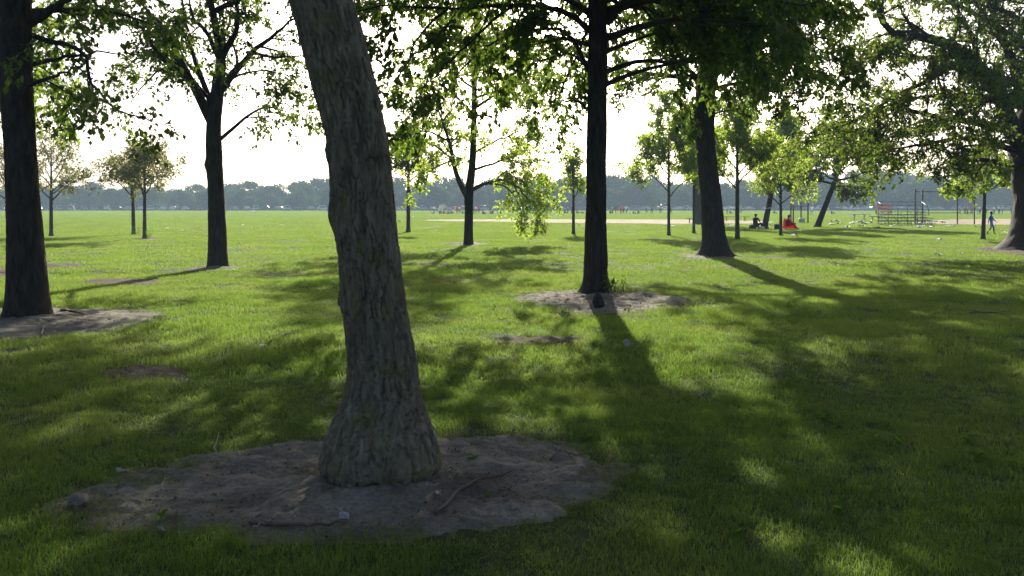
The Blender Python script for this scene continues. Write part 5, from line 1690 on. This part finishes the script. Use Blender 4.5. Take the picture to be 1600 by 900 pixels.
# suckers at two trunk feet
for (px, py, n, hgt, lb) in ((957, 462, 14, .34, 'small leafy suckers sprouting at the right foot of the straight black trunk'), (213.5, 367, 8, .55, 'small shoots at the foot of the left twin tree'), (231, 373.5, 8, .5, 'small shoots at the foot of the right twin tree')):
    x, y = G(px, py)
    rr2 = np.random.default_rng(int(px))
    e = link('sucker_shoots', None, None, (x, y, gz(x, y)))
    tag(e, lb, 'shoots')
    paths = []
    for i in range(n):
        a = rr2.uniform(0, 6.28); d = np.array([math.cos(a) * .35, math.sin(a) * .35, 1.0])
        s0 = np.array([rr2.normal(0, .07), rr2.normal(0, .05), 0])
        paths.append([s0 + norm(d) * hgt * rr2.uniform(.5, 1.1) * t for t in np.linspace(0, 1, 4)])
    paths = np.array(paths)
    V, F = tubes(paths, np.full((n, 4), .005), 4)
    link('stems', mesh_np('stems', V, F, [M['twig']]), e)
    link('leaves', kite_mesh(paths, 9, .07, rr2, 'leaves', M['leaf_dark'], .2), e)

# dry grass, crumbs and bits scattered over the big soil ring
rr3 = np.random.default_rng(31)
poly = BARE[0][0]
V, F = [], []
n = 0
cand = []
for cx, cy, sp, cnt in [(*G(500, 745), .09, 120), (*G(740, 765), .2, 160), (*G(130, 800), .12, 150), (*G(210, 822), .14, 140), (*G(300, 735), .2, 90), (*G(940, 745), .16, 110), (*G(690, 760), .1, 110), (*G(420, 700), .3, 110), (*G(850, 700), .25, 90), (*G(600, 800), .7, 160)]:
    for i in range(cnt):
        cand.append((cx + rr3.normal(0, sp), cy + rr3.normal(0, sp * .7)))
for i in range(420):
    a_ = rr3.uniform(0, 6.28); q_ = rr3.uniform(.3, .5)
    cand.append((main_c[0] + q_ * math.cos(a_), main_c[1] + q_ * math.sin(a_)))
for i in range(700):
    k_ = int(rr3.integers(0, len(poly))); f_ = rr3.uniform(.78, 1.04)
    cc_ = poly.mean(0); cand.append(tuple(cc_ + (poly[k_] - cc_) * f_))
for (x, y) in cand:
    if math.hypot(x - main_c[0], y - main_c[1]) < .29: continue
    L = rr3.uniform(.02, .085); a = rr3.uniform(0, 6.28); w = rr3.uniform(.001, .0022)
    z = gz(x, y) + .024 + rr3.uniform(0, .022)
    d = np.array([math.cos(a), math.sin(a), rr3.normal(0, .15)]) * L
    s = np.array([-math.sin(a), math.cos(a), 0]) * w
    p = np.array([x, y, z])
    V += [p - s, p + s, p + d * .5 + s + [0, 0, .01], p + d * .5 - s + [0, 0, .01], p + d]
    b0 = n * 5
    F.append((b0, b0 + 1, b0 + 2, b0 + 3)); n += 1
F3 = np.array([(i * 5 + 3, i * 5 + 2, i * 5 + 4) for i in range(n)])
dg_ = link('dry_grass', mesh_np('dry_grass', np.array(V), [np.array(F), F3], [M['dry_grass']]))
tag(dg_, 'dry straw and grass bits scattered on the large soil ring', 'dry grass', kind='stuff')

# crumbs of earth over the three big soil rings
V, F = [], []
n = 0
for bi, cnt, smin, smax in ((0, 1800, .002, .011), (1, 300, .006, .022), (2, 300, .005, .018)):
    poly = BARE[bi][0]
    lo, hi = poly.min(0), poly.max(0)
    q = rr3.uniform(lo, hi, (cnt * 2, 2))
    q = q[in_poly(q[:, 0], q[:, 1], poly)][:cnt]
    for x, y in q:
        sz = smin + (smax - smin) * rr3.uniform() ** 2.5
        c_ = np.array([x, y, gz(x, y) + .022])
        o_ = np.array([(1, 0, 0), (-1, 0, 0), (0, 1, 0), (0, -1, 0), (0, 0, 1), (0, 0, -1)]) * sz * rr3.uniform(.5, 1.2, (6, 1)) + rr3.normal(0, sz * .2, (6, 3))
        V.append(c_ + o_)
        b0 = n * 6
        F += [(b0, b0 + 2, b0 + 4), (b0 + 2, b0 + 1, b0 + 4), (b0 + 1, b0 + 3, b0 + 4), (b0 + 3, b0, b0 + 4), (b0 + 2, b0, b0 + 5), (b0 + 1, b0 + 2, b0 + 5), (b0 + 3, b0 + 1, b0 + 5), (b0, b0 + 3, b0 + 5)]
        n += 1
tag(link('earth_crumbs', mesh_np('earth_crumbs', np.concatenate(V), np.array(F), [M['soil']])), 'small crumbs of earth over the soil rings', 'crumbs', kind='stuff')

# ------------------------------------------------------------------ summer haze
hz = MB(); hz.box((0, 240, 13.0), (1400, 560, 28.0))
m, n, l = new_mat('haze')
pv = n.new('ShaderNodeVolumePrincipled')
pv.inputs['Color'].default_value = (0.60, 0.83, 1.0, 1)
pv.inputs['Density'].default_value = 0.00078
pv.inputs['Anisotropy'].default_value = 0.0
o = n.new('ShaderNodeOutputMaterial')
l.new(pv.outputs[0], o.inputs['Volume'])
haze = link('haze', hz.mesh('haze', [m]))
tag(haze, 'pale blue summer haze over the park', 'haze', kind='stuff')
